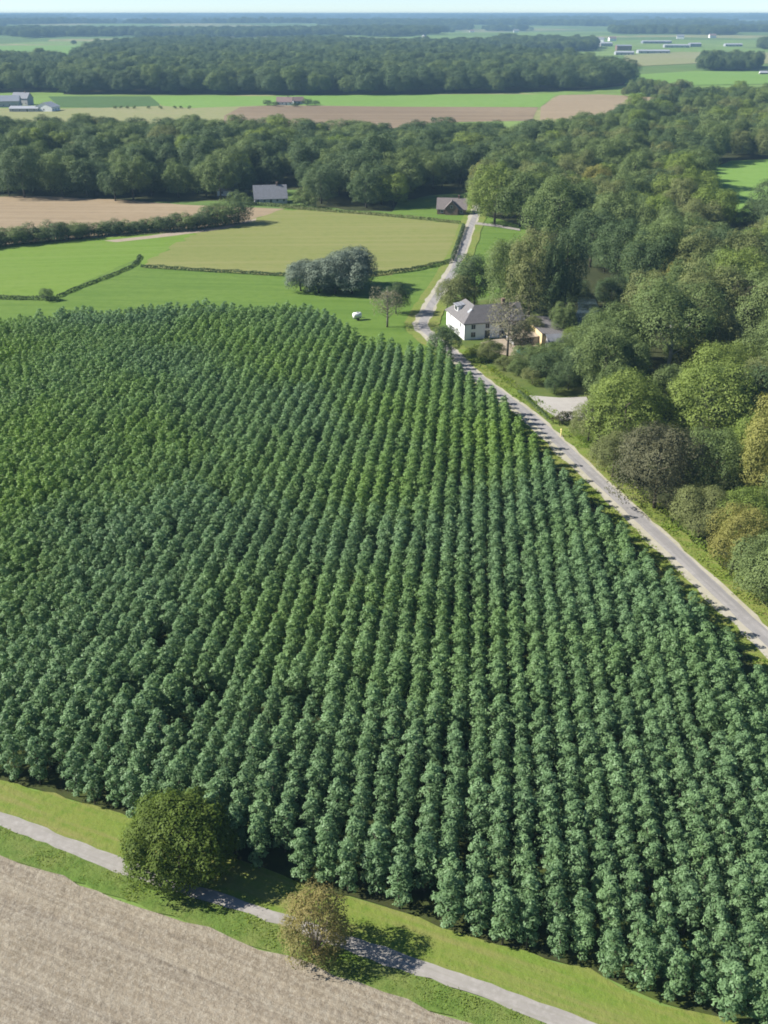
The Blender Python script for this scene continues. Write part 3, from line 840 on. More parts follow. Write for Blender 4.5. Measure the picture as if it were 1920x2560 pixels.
# the field hedge of dark bushes on the left
HB = [mesh_of('bush_crown', crown_arrays(6000, 0.13, round_lobes(6, 3.4, 0.1, 11, 70 + i, lobe=0.52), seed=70 + i), FOL['dark' if i % 3 else 'mid']) for i in range(4)]
HT = trunk_mesh('bush_trunk', 3.5, .14, M['bark'], 3, 4, 1.4)
hl = [(-40,622),(0,615),(90,606),(174,598),(278,587),(370,580),(463,575),(540,566),(606,556)]
hts = [36,38,40,48,34,32,40,54,60]
k = 0; px_ = -36.0
while px_ < 600:
    yb = float(np.interp(px_, [a[0] for a in hl], [a[1] for a in hl])); hh = float(np.interp(px_, [a[0] for a in hl], hts)) * rng.uniform(.75, 1.15)
    if not 232 < px_ < 246:
        special(px_, yb, hh * rng.uniform(1.0, 1.35) + 10, yb - hh, 'round', 'dark', 'dark bush in the hedge row below the tilled field on the left',
                'dark bushes of the hedge row', HB[k % 4], HT, (6, 3.3), 'hedge_bush')
    px_ += hh * rng.uniform(.42, .62); k += 1
special(118,752,34,722,'round','dark','small round dark bush at the corner of the two ditch hedges', None, HB[1], HT, (6, 3.3), 'hedge_bush')

for cx, yb, w_, yt, lab in ((668,264,22,250,'leftmost bush beside the red-roofed farmhouse in the far fields'),(690,266,20,254,'bush standing before the left gable of the far red-roofed farmhouse'),
        (768,264,26,247,'largest bush right of the red-roofed farmhouse and barn'),(790,263,18,251,'rightmost bush beyond the red-roofed far barn'),(738,267,18,257,'low bush between the far farmhouse and the red barn'),
        (1084,307,16,293,'single dark bush at the near edge of the long brown field'),(1330,305,16,297,'dark bush near the corner of the right brown field')):
    special(cx, yb, w_, yt, 'round', 'dark', lab, None, HB[1], HT, (6, 3.3), 'field_bush')
for cx in (288,300,318,334,372,405,440,452,470):
    special(cx + rng.uniform(-4, 4), 272 + rng.uniform(-2, 1), 10, 264, 'round', 'dark', 'tiny dark bush in the line across the pale field right of the farm',
            'tiny bushes in a line across the pale field', HB[0], HT, (6, 3.3), 'field_bush')
for cx, yb, w_, yt in ((592,510,40,478),(620,512,30,490),(752,520,44,470),(772,522,36,486)):
    special(cx, yb, w_, yt, 'lumpy', 'mid', 'leafy shrub at the end of the slate-roofed house', 'shrubs at both ends of the slate-roofed house', HB[3], HT, (6, 3.3), 'shrub')
# low clipped hedges along the meadow edges
def hedge(pts, h, w, colour, label, leaf=0.18, dens=26.0):
    P = [Vector(G(*q)) for q in pts]; VV = []; FF = []; TT = []; r_ = np.random.default_rng(int(h * 100 + pts[0][0]) % 9999)
    org = P[0]
    for a, b in zip(P[:-1], P[1:]):
        L = (b - a).length; n_ = int(L * dens * (h + w)); d = (b - a) / L; nr = Vector((-d.y, d.x))
        t_ = r_.random(n_) * L; q = r_.normal(size=(n_, 3)); 
        ang = r_.uniform(0, math.pi, n_); wob = 0.8 + 0.5 * vnoise(t_ * .35 + org.x, t_ * 0 + org.y)
        off = np.cos(ang) * w / 2 * wob; z = np.sin(ang) ** .6 * h * wob * r_.uniform(.75, 1.1, n_)
        C = np.stack([a.x - org.x + d.x * t_ + nr.x * off, a.y - org.y + d.y * t_ + nr.y * off, np.maximum(z, .05)], 1)
        nm = np.stack([nr.x * np.cos(ang), nr.y * np.cos(ang), np.sin(ang)], 1) + q * .5
        nm /= np.linalg.norm(nm, axis=1)[:, None]
        u_ = np.cross(nm, r_.normal(size=(n_, 3))); u_ /= np.linalg.norm(u_, axis=1)[:, None]; v_ = np.cross(nm, u_)
        s_ = (leaf * r_.uniform(.6, 1.4, n_))[:, None]
        b0 = len(VV) * 0 + sum(len(x) for x in VV)
        VV.append(np.stack([C - u_ * s_, C - v_ * s_ * .7, C + u_ * s_, C + v_ * s_ * .7], 1).reshape(-1, 3))
        FF.append(np.arange(n_ * 4).reshape(-1, 4) + b0); TT.append(r_.random(n_))
    o = bpy.data.objects.new('hedge', np_mesh('hedge', np.concatenate(VV), np.concatenate(FF), FOL[colour], np.concatenate(TT)))
    o.location = (org.x, org.y, 0)
    return tag(link(o), label, 'hedge')
hedge([(-40,621),(0,615),(90,606),(174,598),(278,588),(370,581),(463,576),(540,566),(606,557)], 2.4, 3.2, 'dark', 'dense dark undergrowth filling the foot of the hedge row below the tilled field', 0.22, 22)
hedge([(353,669),(540,681),(716,691)], 1.12, 1.12, 'dark', 'low dark hedge between the dry meadow and green meadow left of the silver clump')
hedge([(928,691),(1030,678),(1127,657)], 1.35, 1.35, 'dark', 'low dark hedge running from the silver clump to the road')
hedge([(1129,655),(1145,610),(1159,568)], 1.50, 1.35, 'dark', 'low dark hedge along the road beside the dry meadow')
hedge([(700,520),(830,530),(937,538),(1060,550),(1150,560)], 1.12, 1.35, 'olive', 'low olive hedge along the far end of the dry meadow', 0.25, 14)
hedge([(350,640),(344,655),(330,668),(280,690),(200,720),(145,744)], 0.75, 1.0, 'dark', 'ditch hedge sloping between the two green meadows on the left')
hedge([(-40,746),(40,749),(100,750),(150,752)], 1.05, 1.35, 'dark', 'dark ditch hedge at the left edge above the plantation')
hedge([(1296,982),(1336,1018),(1372,1052)], 0.75, 0.68, 'dark', 'low dark hedge between the road verge and the pale driveway', 0.12, 39)
hedge([(612,513),(650,514),(705,517),(760,522)], 1.3, 1.6, 'mid', 'low green hedge running in front of the slate-roofed house', 0.25, 20)
hedge([(1185,912),(1215,905),(1250,902)], 1.3, 1.6, 'bright', 'bright green garden shrubs along the front of the white house', 0.15, 34)
hedge([(1170,887),(1195,878),(1225,874),(1255,876)], 1.5, 2.2, 'bright', 'yellow-green shrub bed below the front wall of the white house', 0.15, 34)
hedge([(1280,910),(1330,925),(1370,940)], 2.2, 3.0, 'mid', 'green shrub bank below the courtyard garden', 0.19, 25)
hedge([(300,592),(380,586),(470,578)], 0.52, 0.75, 'olive', 'thin weedy strip between the hedge row and the sandy path', 0.15, 17)
hedge([(1385,1065),(1410,1050),(1440,1048)], 1.8, 2.2, 'brown', 'small reddish brown shrub below the driveway beside the verge', 0.15, 34)

def jitter_grid(poly, s, jit=0.32):
    P = np.array(poly); x0, y0 = P.min(0); x1, y1 = P.max(0)
    gx, gy = np.meshgrid(np.arange(x0, x1, s), np.arange(y0, y1, s * 0.87))
    gx = gx + (np.arange(gx.shape[0]) % 2)[:, None] * s / 2
    gx = gx.ravel() + rng.uniform(-jit, jit, gx.size) * s; gy = gy.ravel() + rng.uniform(-jit, jit, gy.size) * s
    ok = in_poly(gx, gy, poly)
    return gx[ok], gy[ok]

EXCL = [gp((1725,585),(1745,430),(1830,400),(2050,393),(2050,585)), gp((1560,372),(1700,326),(1880,288),(1880,300),(1700,345),(1560,398))]
wx, wy = jitter_grid(RIGHT_WOOD, 9.8, 0.36)
bx_, by_ = jitter_grid(BELT, 11.5, 0.36)
wreg = np.concatenate([np.zeros(len(wx), int), np.ones(len(bx_), int)])
wx = np.concatenate([wx, bx_]); wy = np.concatenate([wy, by_])
for e in EXCL:
    k = ~in_poly(wx, wy, e); wx, wy, wreg = wx[k], wy[k], wreg[k]
k = vnoise(wx / 17 + 51, wy / 17 + 77) > 0.26          # openings in the canopy
wx, wy, wreg = wx[k], wy[k], wreg[k]
for sx_, sy_, sr_ in SPECIAL:
    k = np.hypot(wx - sx_, wy - sy_) > max(4.0, sr_ * 0.95); wx, wy, wreg = wx[k], wy[k], wreg[k]
d_ = wy * math.cos(PITCH) + (H - 8) * math.sin(PITCH)
wpx = 960 + F * wx / d_
k = (wpx > -120) & (wpx < 2040); wx, wy, wreg, wpx = wx[k], wy[k], wreg[k], wpx[k]
wdist = np.hypot(wx, wy)
_, wpy = np.vectorize(to_px)(wx, wy, 8.0)
vis = (wpx > 10) & (wpx < 1930) & (wpy > 0) & (wpy < 2400)
n_r = 195
near_r = np.argsort(np.where(vis & (wreg == 0), wdist, 1e9))[:n_r]
near_b = np.argsort(np.where(vis & (wreg == 1), wdist, 1e9))[:70]
near = set(near_r.tolist()) | set(near_b.tolist())
COLS = ['dark', 'mid', 'bright', 'olive', 'yellow', 'brown']
def kind_at(x, y, reg):
    r = rng.random(); n = float(vnoise(x / 45 + 3, y / 45 + 8))
    if reg == 1: w = [.50, .40, .06, .04, 0, 0]
    else: w = [.22 + .3*max(0, n - .5), .42, .15, .17, .03, .01]
    w = np.array(w); w /= w.sum()
    return COLS[int(np.searchsorted(np.cumsum(w), r))], ['round', 'wide', 'tall', 'lumpy', 'spread', 'ragged', 'dome', 'dome'][int(rng.integers(0, 8))]
wood_proto = {}
for i in list(near_r) + list(near_b):
    c, s = kind_at(wx[i], wy[i], wreg[i])
    sc_ = float(rng.uniform(0.66, 1.28) if wreg[i] == 0 else rng.uniform(0.85, 1.4)) * (0.92 if wdist[i] < 260 else 1.06)
    place = 'in the wood right of the road' if wreg[i] == 0 else 'along the front of the belt beyond the meadows'
    lab = f"{SHAPE[s]} {WORDS[c]} broadleaf tree {place}"
    t = tree('broadleaf_tree', (float(wx[i]), float(wy[i]), 0.0), CR[s, c], TR[s], lab, 'tree',
             f"{SHAPE[s]} {WORDS[c]} trees {place}", sc_, float(rng.uniform(0, 6.28)), sc_ * float(rng.uniform(.9, 1.15)))
    if (s, c) not in wood_proto: wood_proto[s, c] = [q for q in t.children if q.name.startswith('crown')][0]
src_keys = list(wood_proto)
def picks(n, weights):
    w = np.array([weights.get(k[1], 0.0) for k in src_keys], float); w /= w.sum()
    return rng.choice(len(src_keys), size=n, p=w)
def mass(name, x, y, scl, weights, label, zmul=1.0, z=None):
    n = len(x)
    zz = np.zeros(n) if z is None else z
    return scatter_stuff(name, np.stack([x, y, zz], 1), scl, rng.uniform(0, 6.28, n), picks(n, weights), [wood_proto[k] for k in src_keys], label, 'woodland', scl * zmul)
rest = np.array([i for i in range(len(wx)) if i not in near])
r0 = rest[wreg[rest] == 0]; r1 = rest[wreg[rest] == 1]
W0 = {'dark': .24, 'mid': .46, 'bright': .12, 'olive': .18}
W1 = {'dark': .52, 'mid': .40, 'bright': .04, 'olive': .04}
mass('right_woodland', wx[r0], wy[r0], rng.uniform(.75, 1.45, len(r0)), W0, 'mixed green woodland canopy on the right running back from the road')
mass('belt_woodland', wx[r1], wy[r1], rng.uniform(.95, 1.5, len(r1)), W1, 'dark green woodland belt crossing behind the meadows', np.interp(wy[r1], [500, 620, 720], [.88, .80, .64]) + np.where(wx[r1] < -60, .12, 0))
print('wood', len(wx))
# far woods
fx, fy = jitter_grid(FAR_WOOD, 16.5, 0.36); lx, ly = jitter_grid(LEFT_FAR_WOOD, 16.5, 0.36)
WF = {'dark': .7, 'mid': .3}
mass('far_woodland', fx, fy, rng.uniform(1.3, 2.15, len(fx)), WF, 'long dark wood beyond the brown and green fields', 0.85)
mass('left_far_woodland', lx, ly, rng.uniform(1.2, 1.95, len(lx)), WF, 'dark wood at the left edge beyond the farm', 0.85)
ex, ey = jitter_grid(SMALL_FAR_WOOD, 12.0)
mass('small_far_woodland', ex, ey, rng.uniform(1.2, 1.6, len(ex)), WF, 'small dark copse beside the pale far field on the right')
gx_, gy_ = jitter_grid(gp((1560,241),(1690,248),(1725,240),(1600,229)), 11)
mass('field_edge_woodland', gx_, gy_, rng.uniform(.6, 1.0, len(gx_)), {'mid': .5, 'olive': .4, 'bright': .1}, 'lower pale green trees at the end of the right brown field')
# hazy country to the horizon: patches of wood between fields
n = 80000
t = rng.random(n)
yy = 2450 * (21000 / 2450) ** t
xx = rng.uniform(-0.44, 0.44, n) * yy
msk = vnoise(xx / 520 + 11, yy / 700 + 23) + 0.45 * vnoise(xx / 170, yy / 240 + 40)
msk = msk + 0.16 * np.sin(yy / 330.0 + 1.5 * vnoise(xx / 900, yy / 900)) * (yy < 7000)
k = msk > (0.89 + 0.03 * (yy < 3300))
wk = gp((1470,146),(1760,146),(1900,128),(1900,106),(1700,94),(1500,98)); k &= ~in_poly(xx, yy, wk)
lf = gp((-120,134),(0,134),(150,130),(190,165),(230,128),(365,116),(345,94),(150,96),(0,102),(-120,105)); rf = gp((1500,172),(1760,160),(1960,162),(1960,124),(1700,122),(1500,128))
k &= ~in_poly(xx, yy, lf) & ~in_poly(xx, yy, rf)
xx, yy = xx[k], yy[k]
print('horizon', len(xx))
mass('horizon_woodland', xx, yy, rng.uniform(1.0, 1.7, len(xx)) * (1 + yy / 9000), WF, 'hazy blue-green woods and hedges reaching to the horizon', 0.8, hill(xx, yy) - 1.0)

# ------------------------------------------------------------------ buildings
def window(parent, mats, c, u, nrm, w, h, depth=0.06):
    """a window standing 3 cm proud of its wall: frame with a pane as its sub-part; c centre, u along the wall, nrm outward"""
    c, u, nrm = Vector(c), Vector(u).normalized(), Vector(nrm).normalized(); z = Vector((0, 0, 1))
    def bar(b, cu, cz, hw, hh, d0, d1):
        q = c + u * cu + z * cz
        P = [q + u*a*hw + z*e*hh + nrm*d for d in (d0, d1) for a, e in ((-1,-1),(1,-1),(1,1),(-1,1))]
        b.poly([tuple(p_) for p_ in P], [(0,3,2,1),(4,5,6,7),(0,1,5,4),(1,2,6,5),(2,3,7,6),(3,0,4,7)])
    b = MB(); t = 0.07
    bar(b, 0, h/2 - t/2, w/2, t/2, -.02, depth); bar(b, 0, -h/2 + t/2, w/2 + .06, t/2, -.02, depth + .05)
    bar(b, -w/2 + t/2, 0, t/2, h/2 - t, -.02, depth); bar(b, w/2 - t/2, 0, t/2, h/2 - t, -.02, depth); bar(b, 0, 0, .025, h/2 - t, -.02, depth - .01)
    f = b.build('window', mats[0], parent)
    g = MB(); bar(g, 0, 0, w/2 - t, h/2 - t, -.02, .025); g.build('pane', mats[1], f)
def door(parent, mat, c, u, nrm, w, h):
    c, u, nrm = Vector(c), Vector(u).normalized(), Vector(nrm).normalized(); z = Vector((0, 0, 1))
    b = MB()
    P = [c + u*a*w/2 + z*e*h + nrm*d for d in (-.02, .05) for a, e in ((-1,0),(1,0),(1,1),(-1,1))]
    b.poly([tuple(p_) for p_ in P], [(0,3,2,1),(4,5,6,7),(0,1,5,4),(1,2,6,5),(2,3,7,6),(3,0,4,7)])
    d = b.build('door', mat, parent)
    q = c + u*w*.35 + z*1.0 + nrm*.09
    MB().box(q.x-.06, q.y-.04, q.z-.04, q.x+.06, q.y+.04, q.z+.04).build('handle', M['grey_metal'], d)

def gabled(name, px, yaw, L, W, hw, hr, wall, roof, label, cat='house', nwin=3, chimney=True, hip=0.0, win=(1.1, 1.2), dr=True, z=0.0):
    """a house with its ridge along local x, centred on its foot"""
    x, y = px
    root = empty(name, (x, y, z), yaw, label, cat)
    a, b = L / 2, W / 2
    m_ = MB()
    m_.poly([(-a,-b,-.3),(a,-b,-.3),(a,b,-.3),(-a,b,-.3),(-a,-b,hw),(a,-b,hw),(a,b,hw),(-a,b,hw)] + ([(-a,0,hw+hr),(a,0,hw+hr)] if not hip else []),
            [(0,1,5,4),(2,3,7,6),(0,3,2,1)] + ([(1,2,6,9,5),(3,0,4,8,7)] if not hip else [(1,2,6,5),(3,0,4,7)]))
    m_.build('wall', M[wall], root)
    o = .45; sl = hr / b; ez = hw - o * sl + .1; rz_ = hw + hr + .1
    r_ = MB(); e = 0.4 if not hip else -hip
    r_.slab([(-a-(.4 if not hip else o),-b-o,ez),(a+(.4 if not hip else o),-b-o,ez),(a+e,0,rz_),(-a-e,0,rz_)], .16)
    r_.slab([(a+(.4 if not hip else o),b+o,ez),(-a-(.4 if not hip else o),b+o,ez),(-a-e,0,rz_),(a+e,0,rz_)], .16)
    if hip:
        r_.slab([(a+o,-b-o,ez),(a+o,b+o,ez),(a+e,0,rz_)], .16); r_.slab([(-a-o,b+o,ez),(-a-o,-b-o,ez),(-a-e,0,rz_)], .16)
    ro = r_.build('roof', M[roof], root)
    if chimney:
        MB().box(a*.45-.35, -.35, hw+hr-.7, a*.45+.35, .35, hw+hr+1.0).box(a*.45-.45, -.45, hw+hr+1.0, a*.45+.45, .45, hw+hr+1.15).build('chimney', M['brick'], ro)
    for i in range(nwin):
        cx = -a + L * (i + .5) / nwin
        if dr and i == nwin // 2: door(root, M['wood_paint'], (cx, -b, 0), (1,0,0), (0,-1,0), 1.1, 2.1)
        else: window(root, (M['trim'], M['glass']), (cx, -b, min(hw*.55, 1.6)), (1,0,0), (0,-1,0), *win)
    window(root, (M['trim'], M['glass']), (-a, 0, min(hw*.6, 1.7)), (0,-1,0), (-1,0,0), *win)
    return root

# white house by the bend: an L of two wings under one hipped roof
def white_house():
    x, y = G(1160, 851)
    root = empty('white_house', (x, y, 0), R(15), 'white rendered house with grey hipped roof beside the bend of the road', 'house')
    hw = 4.5; A, B, Wd = 14.5, 16.0, 7.6; rh = hw + 3.3
    w = MB()
    w.poly([(0,0,-.3),(B,0,-.3),(B,Wd,-.3),(Wd,Wd,-.3),(Wd,A,-.3),(0,A,-.3),(0,0,hw),(B,0,hw),(B,Wd,hw),(Wd,Wd,hw),(Wd,A,hw),(0,A,hw),(B,Wd/2,rh)],
           [(0,1,7,6),(1,2,8,12,7),(2,3,9,8),(3,4,10,9),(4,5,11,10),(5,0,6,11)])
    w.build('wall', M['white_wall'], root)
    o = .4; e = hw - o * 3.3 / 4 + .12; r_ = rh + .12; h2 = Wd / 2
    rf = MB()
    rf.slab([(-o,-o,e),(h2,h2,r_),(h2,A-h2,r_),(-o,A+o,e)][::-1], .18)
    rf.slab([(-o,-o,e),(B+.35,-o,e),(B+.35,h2,r_),(h2,h2,r_)], .18)
    rf.slab([(-o,A+o,e),(h2,A-h2,r_),(Wd+o,A+o,e)][::-1], .18)
    rf.slab([(Wd+o,A+o,e),(h2,A-h2,r_),(h2,h2,r_),(Wd+o,Wd+o,e)][::-1], .18)
    rf.slab([(Wd+o,Wd+o,e),(h2,h2,r_),(B+.35,h2,r_),(B+.35,Wd+o,e)][::-1], .18)
    ro = rf.build('roof', M['roof_grey'], root)
    MB().box(11.2, h2-.4, rh-.6, 12.0, h2+.4, rh+1.2).box(11.1, h2-.5, rh+1.2, 12.1, h2+.5, rh+1.35).build('chimney', M['brick'], ro)
    # dormer on the west slope: white cheeks, dark window, small roof
    d = MB(); y0, y1 = 8.0, 10.8
    d.poly([(.9,y0,hw+.7),(.9,y1,hw+.7),(.9,y1,hw+2.3),(.9,y0,hw+2.3),(3.2,y0,hw+2.3),(3.2,y1,hw+2.3)], [(0,1,2,3),(0,3,4),(1,5,2),(3,2,5,4)])
    dm = d.build('dormer', M['white_wall'], ro)
    MB().slab([(.55,y0-.3,hw+2.36),(3.6,y0-.3,hw+2.75),(3.6,y1+.3,hw+2.75),(.55,y1+.3,hw+2.36)][::-1], .12).build('dormer_roof', M['roof_slate'], dm)
    window(dm, (M['trim'], M['glass']), (.9, (y0+y1)/2, hw+1.5), (0,-1,0), (-1,0,0), 2.2, 1.2)
    s_ = 3.3 / 4
    MB().slab([(1.9,2.6,hw+1.9*s_+.28),(1.9,3.7,hw+1.9*s_+.28),(2.9,3.7,hw+2.9*s_+.28),(2.9,2.6,hw+2.9*s_+.28)][::-1], .1).build('skylight', M['white_metal'], ro)
    mm = (M['trim'], M['glass'])
    for cx in (2.4, 6.2, 10.0, 13.4): window(root, mm, (cx, 0, 3.35), (1,0,0), (0,-1,0), 1.2, 1.3)
    for cx in (2.4, 10.0, 13.4): window(root, mm, (cx, 0, 1.3), (1,0,0), (0,-1,0), 1.3, 1.4)
    door(root, M['wood_paint'], (6.2, 0, 0), (1,0,0), (0,-1,0), 1.3, 2.2)
    for cy_ in (3.0, 11.5): window(root, mm, (0, cy_, 3.2), (0,-1,0), (-1,0,0), 1.0, 1.2)
    MB().tube([(.12,-.1,hw-.1),(.12,-.1,0)], [.06,.06], 8).build('downpipe', M['grey_metal'], root)
white_house()

def annex():
    x, y = G(1353, 868)
    root = empty('annex', (x, y, 0), R(10), 'low outbuilding with sunlit ochre wall and grey roof right of the white house', 'outbuilding')
    Wd, L = 7.5, 17.5
    MB().poly([(0,0,-.3),(Wd,0,-.3),(Wd,L,-.3),(0,L,-.3),(0,0,3.5),(Wd,0,2.5),(Wd,L,2.5),(0,L,3.5)], [(0,1,5,4),(1,2,6,5),(2,3,7,6),(3,0,4,7)]).build('wall', M['yellow_wall'], root)
    MB().slab([(-.1,-.3,3.64),(Wd+.5,-.3,2.58),(Wd+.5,L+.3,2.58),(-.1,L+.3,3.64)], .14).build('roof', M['roof_grey'], root)
    lt_ = MB().poly([(-6.6,2.0,-.2),(-.03,2.0,-.2),(-.03,14,-.2),(-6.6,14,-.2),(-6.6,2.0,1.6),(-.03,2.0,2.2),(-.03,14,2.2),(-6.6,14,1.6)], [(0,1,5,4),(1,2,6,5),(2,3,7,6),(3,0,4,7)]).build('lean_to', M['grey_wall'], root)
    MB().slab([(-7.0,1.7,1.72),(-.04,1.7,2.35),(-.04,14.3,2.35),(-7.0,14.3,1.72)], .12).build('lean_to_roof', tile_mat('tan roof tiles', (0.34, 0.28, 0.20)), lt_)
    window(root, (M['trim'], M['glass']), (-3.2, 2.0, 1.0), (1,0,0), (0,-1,0), 1.2, .8)
    window(root, (M['trim'], M['glass']), (3.5, 0, 1.4), (1,0,0), (0,-1,0), 1.2, 1.0)
annex()
gx0 = G(1415, 868)
gabled('garden_shed', G(1395, 868), R(10), 6, 4, 2.2, 1.2, 'grey_wall', 'roof_slate', 'small grey garden shed half hidden beside the ochre outbuilding', 'shed', 2, False)

# houses at the belt
gabled('slate_house', G(676, 506), R(10), 14, 9, 2.6, 4.8, 'grey_wall', 'roof_slate', 'long low house with blue-grey slate roof at the belt of trees', 'house', 5)
bh = gabled('brown_house', G(1130, 532), R(-6), 12, 9, 2.4, 3.6, 'brick', 'roof_brown', 'brown brick house with dark roof at the far end of the road', 'house', 3)
MB().poly([(-2.6,-4.5,-.2),(2.6,-4.5,-.2),(2.6,-5.9,-.2),(-2.6,-5.9,-.2),(-2.6,-4.5,2.9),(2.6,-4.5,2.9),(2.6,-5.9,2.9),(-2.6,-5.9,2.9),(0,-5.9,5.6),(0,-2.0,5.6)],
          [(3,2,6,8,7),(1,5,6,2),(0,3,7,4),(4,7,8,9),(5,9,8,6)]).build('front_gable', M['brick'], bh)
MB().slab([(-3.0,-6.2,2.55),(0,-6.2,5.72),(0,-1.6,5.72),(-3.0,-3.9,2.55)][::-1], .14).slab([(3.0,-6.2,2.55),(3.0,-3.9,2.55),(0,-1.6,5.72),(0,-6.2,5.72)][::-1], .14).build('gable_roof', M['roof_brown'], bh)
window(bh, (M['trim'], M['glass']), (0,-5.9,3.4), (1,0,0), (0,-1,0), 1.0, 1.1)
gabled('belt_cottage', G(570, 487), R(0), 9, 6, 2.6, 2.6, 'white_wall', 'roof_slate', 'small pale cottage half hidden in trees left of the slate house', 'house', 2, False)
# the farm at the left edge and the red farmhouse in the fields
gabled('farm_shed', G(64, 278), R(2), 24, 11, 2.6, 1.6, 'grey_wall', 'white_metal', 'long white-roofed farm shed at the far left edge', 'farm building', 4, False)
gabled('farm_barn', G(120, 277), R(80), 15, 15, 3.6, 3.4, 'white_wall', 'white_metal', 'tall pale barn beside the long white-roofed shed', 'farm building', 3, False)
gabled('farm_barn', G(20, 266), R(10), 22, 15, 5, 4.2, 'grey_wall', 'grey_metal', 'big blue-grey barn behind the white-roofed shed', 'farm building', 4, False)
gabled('farm_house', G(58, 262), R(-15), 16, 10, 6, 4.5, 'grey_wall', 'roof_slate', 'grey farm house behind the pale barn at the left', 'house', 4)
gabled('red_farmhouse', G(712, 262), R(0), 14, 9, 3, 3.8, 'white_wall', 'roof_red', 'farmhouse with faded red roof among bushes in the far fields', 'house', 4)
gabled('red_barn', G(745, 260), R(20), 10, 8, 3, 3.2, 'grey_wall', 'roof_red', 'smaller reddish barn right of the far farmhouse', 'farm building', 3, False)
# the works on the right horizon
for px, yaw, L, W, hw, hr, wl, rf_, lab in (
    ((1560,137), 0, 37, 18, 4.8, 2.1, 'white_metal', 'white_metal', 'white flat shed nearest the wood on the far right'),
    ((1632,133), 2, 66, 21, 4.8, 2.1, 'white_metal', 'white_metal', 'longest white shed before the pale far field'),
    ((1690,119), -2, 60, 21, 5.4, 2.1, 'white_metal', 'white_metal', 'white shed in the second line behind the pale field'),
    ((1736,117), 3, 28, 21, 7.2, 2.1, 'grey_metal', 'white_metal', 'shorter tall white shed right of the second line'),
    ((1513,116), 8, 31, 21, 7.2, 2.8, 'white_metal', 'white_metal', 'white building at the left end of the far works'),
    ((1558,126), 0, 33, 21, 9.6, 2.1, 'brick', 'grey_metal', 'brown-grey tall building among the white far sheds'),
    ((1640,109), 0, 79, 28, 5.4, 2.1, 'grey_metal', 'white_metal', 'pale long shed at the back of the far works'),
    ((1832,116), 0, 43, 18, 4.8, 2.1, 'white_metal', 'white_metal', 'low white shed alone above the small far copse'),
    ((1908,186), 0, 10, 6, 2.4, 2.1, 'white_wall', 'white_metal', 'small white house on the far meadow at the right edge')):
    gx1, gy1 = G(*px)
    gabled('works_shed' if 'house' not in lab else 'white_cottage', (gx1, gy1), R(yaw), L, W, hw, hr, wl, rf_, lab, 'building', 5, False, win=(3, 2), z=float(hill(np.array([gx1]), np.array([gy1]))[0]))

for i, (px_h, yaw_) in enumerate((((1062,108),10),((1128,66),0),((1485,112),30),((1500,106),-20),((1530,104),15),((905,84),0),((935,82),20),((880,86),-15),((1180,78),5),((1290,84),0),((1780,98),10),((1700,100),-10),((560,84),0),((1060,98),70))):
    gx1, gy1 = G(*px_h); zz = float(hill(np.array([gx1]), np.array([gy1]))[0])
    h_ = gabled('far_house', (gx1, gy1), R(yaw_), 22, 12, 7, 5, 'white_wall', 'roof_slate' if i % 2 else 'roof_red', 'tiny pale house among the hazy woods near the horizon', 'house', 0, False, z=zz)
    h_['group'] = 'tiny pale houses near the horizon'
# ------------------------------------------------------------------ small things
def marker_post():
    x, y = G(1212, 1092); x, y = G(1402, 1093)
    root = empty('marker_post', (x, y, 0), 0, 'pale yellow marker post standing on the verge beside the road', 'post')
    MB().tube([(0,0,-.2),(0,0,1.55)], [.11,.10], 12).build('post', M['yellow_paint'], root, True)
    MB().tube([(0,0,1.55),(0,0,1.66),(0,0,1.86)], [.2,.2,.02], 12).build('cap', M['yellow_paint'], root)
    MB().box(-.22,-.22,-.05,.22,.22,.1).build('base', M['grey_wall'], root)
marker_post()
def water_trailer():
    x, y = G(893, 800)
    root = empty('water_tank_trailer', (x, y, 0), R(20), 'small white tank trailer standing in the meadow behind the plantation corner', 'trailer')
    MB().tube([(-1.25,0,1.35),(-1.15,0,1.35),(-.95,0,1.35),(.95,0,1.35),(1.15,0,1.35),(1.25,0,1.35)], [.2,.62,.78,.78,.62,.2], 18).build('tank', M['trim'], root, True)
    MB().tube([(0,0,2.1),(0,0,2.28)], [.22,.22], 12).build('lid', M['grey_metal'], root)
    MB().box(-1.2,-.45,.5,1.2,-.35,.62).box(-1.2,.35,.5,1.2,.45,.62).box(-.1,-.9,.42,.1,.9,.5).box(-.9,-.45,.62,-.75,.45,.8).box(.75,-.45,.62,.9,.45,.8).build('chassis', M['grey_metal'], root)
    MB().tube([(1.2,.4,.56),(2.3,0,.5)], [.04,.04], 6).tube([(1.2,-.4,.56),(2.3,0,.5)], [.04,.04], 6).build('drawbar', M['grey_metal'], root)
    for s_ in (-1, 1):
        MB().tube([(0,s_*.82,.36),(0,s_*1.0,.36)], [.36,.36], 16).build('wheel', M['rubber'], root)
water_trailer()
def garden_pool():
    x, y = G(1310, 884)
    root = empty('garden_pool', (x, y, 0), 0, 'round teal garden pool in front of the ochre outbuilding', 'pool')
    b = MB(); n_ = 28
    P = [(math.cos(2*math.pi*k_/n_)*r_, math.sin(2*math.pi*k_/n_)*r_, z_) for r_, z_ in ((1.8,0),(1.8,.9),(1.68,.9),(1.68,.1)) for k_ in range(n_)]
    b.poly(P, [(j*n_+k_, j*n_+(k_+1) % n_, (j+1)*n_+(k_+1) % n_, (j+1)*n_+k_) for j in range(3) for k_ in range(n_)])
    b.build('pool_wall', M['teal'], root)
    MB().poly([(math.cos(2*math.pi*k_/n_)*1.69, math.sin(2*math.pi*k_/n_)*1.69, .75) for k_ in range(n_)], [tuple(range(n_))]).build('water_surface', M['teal'], root)
garden_pool()

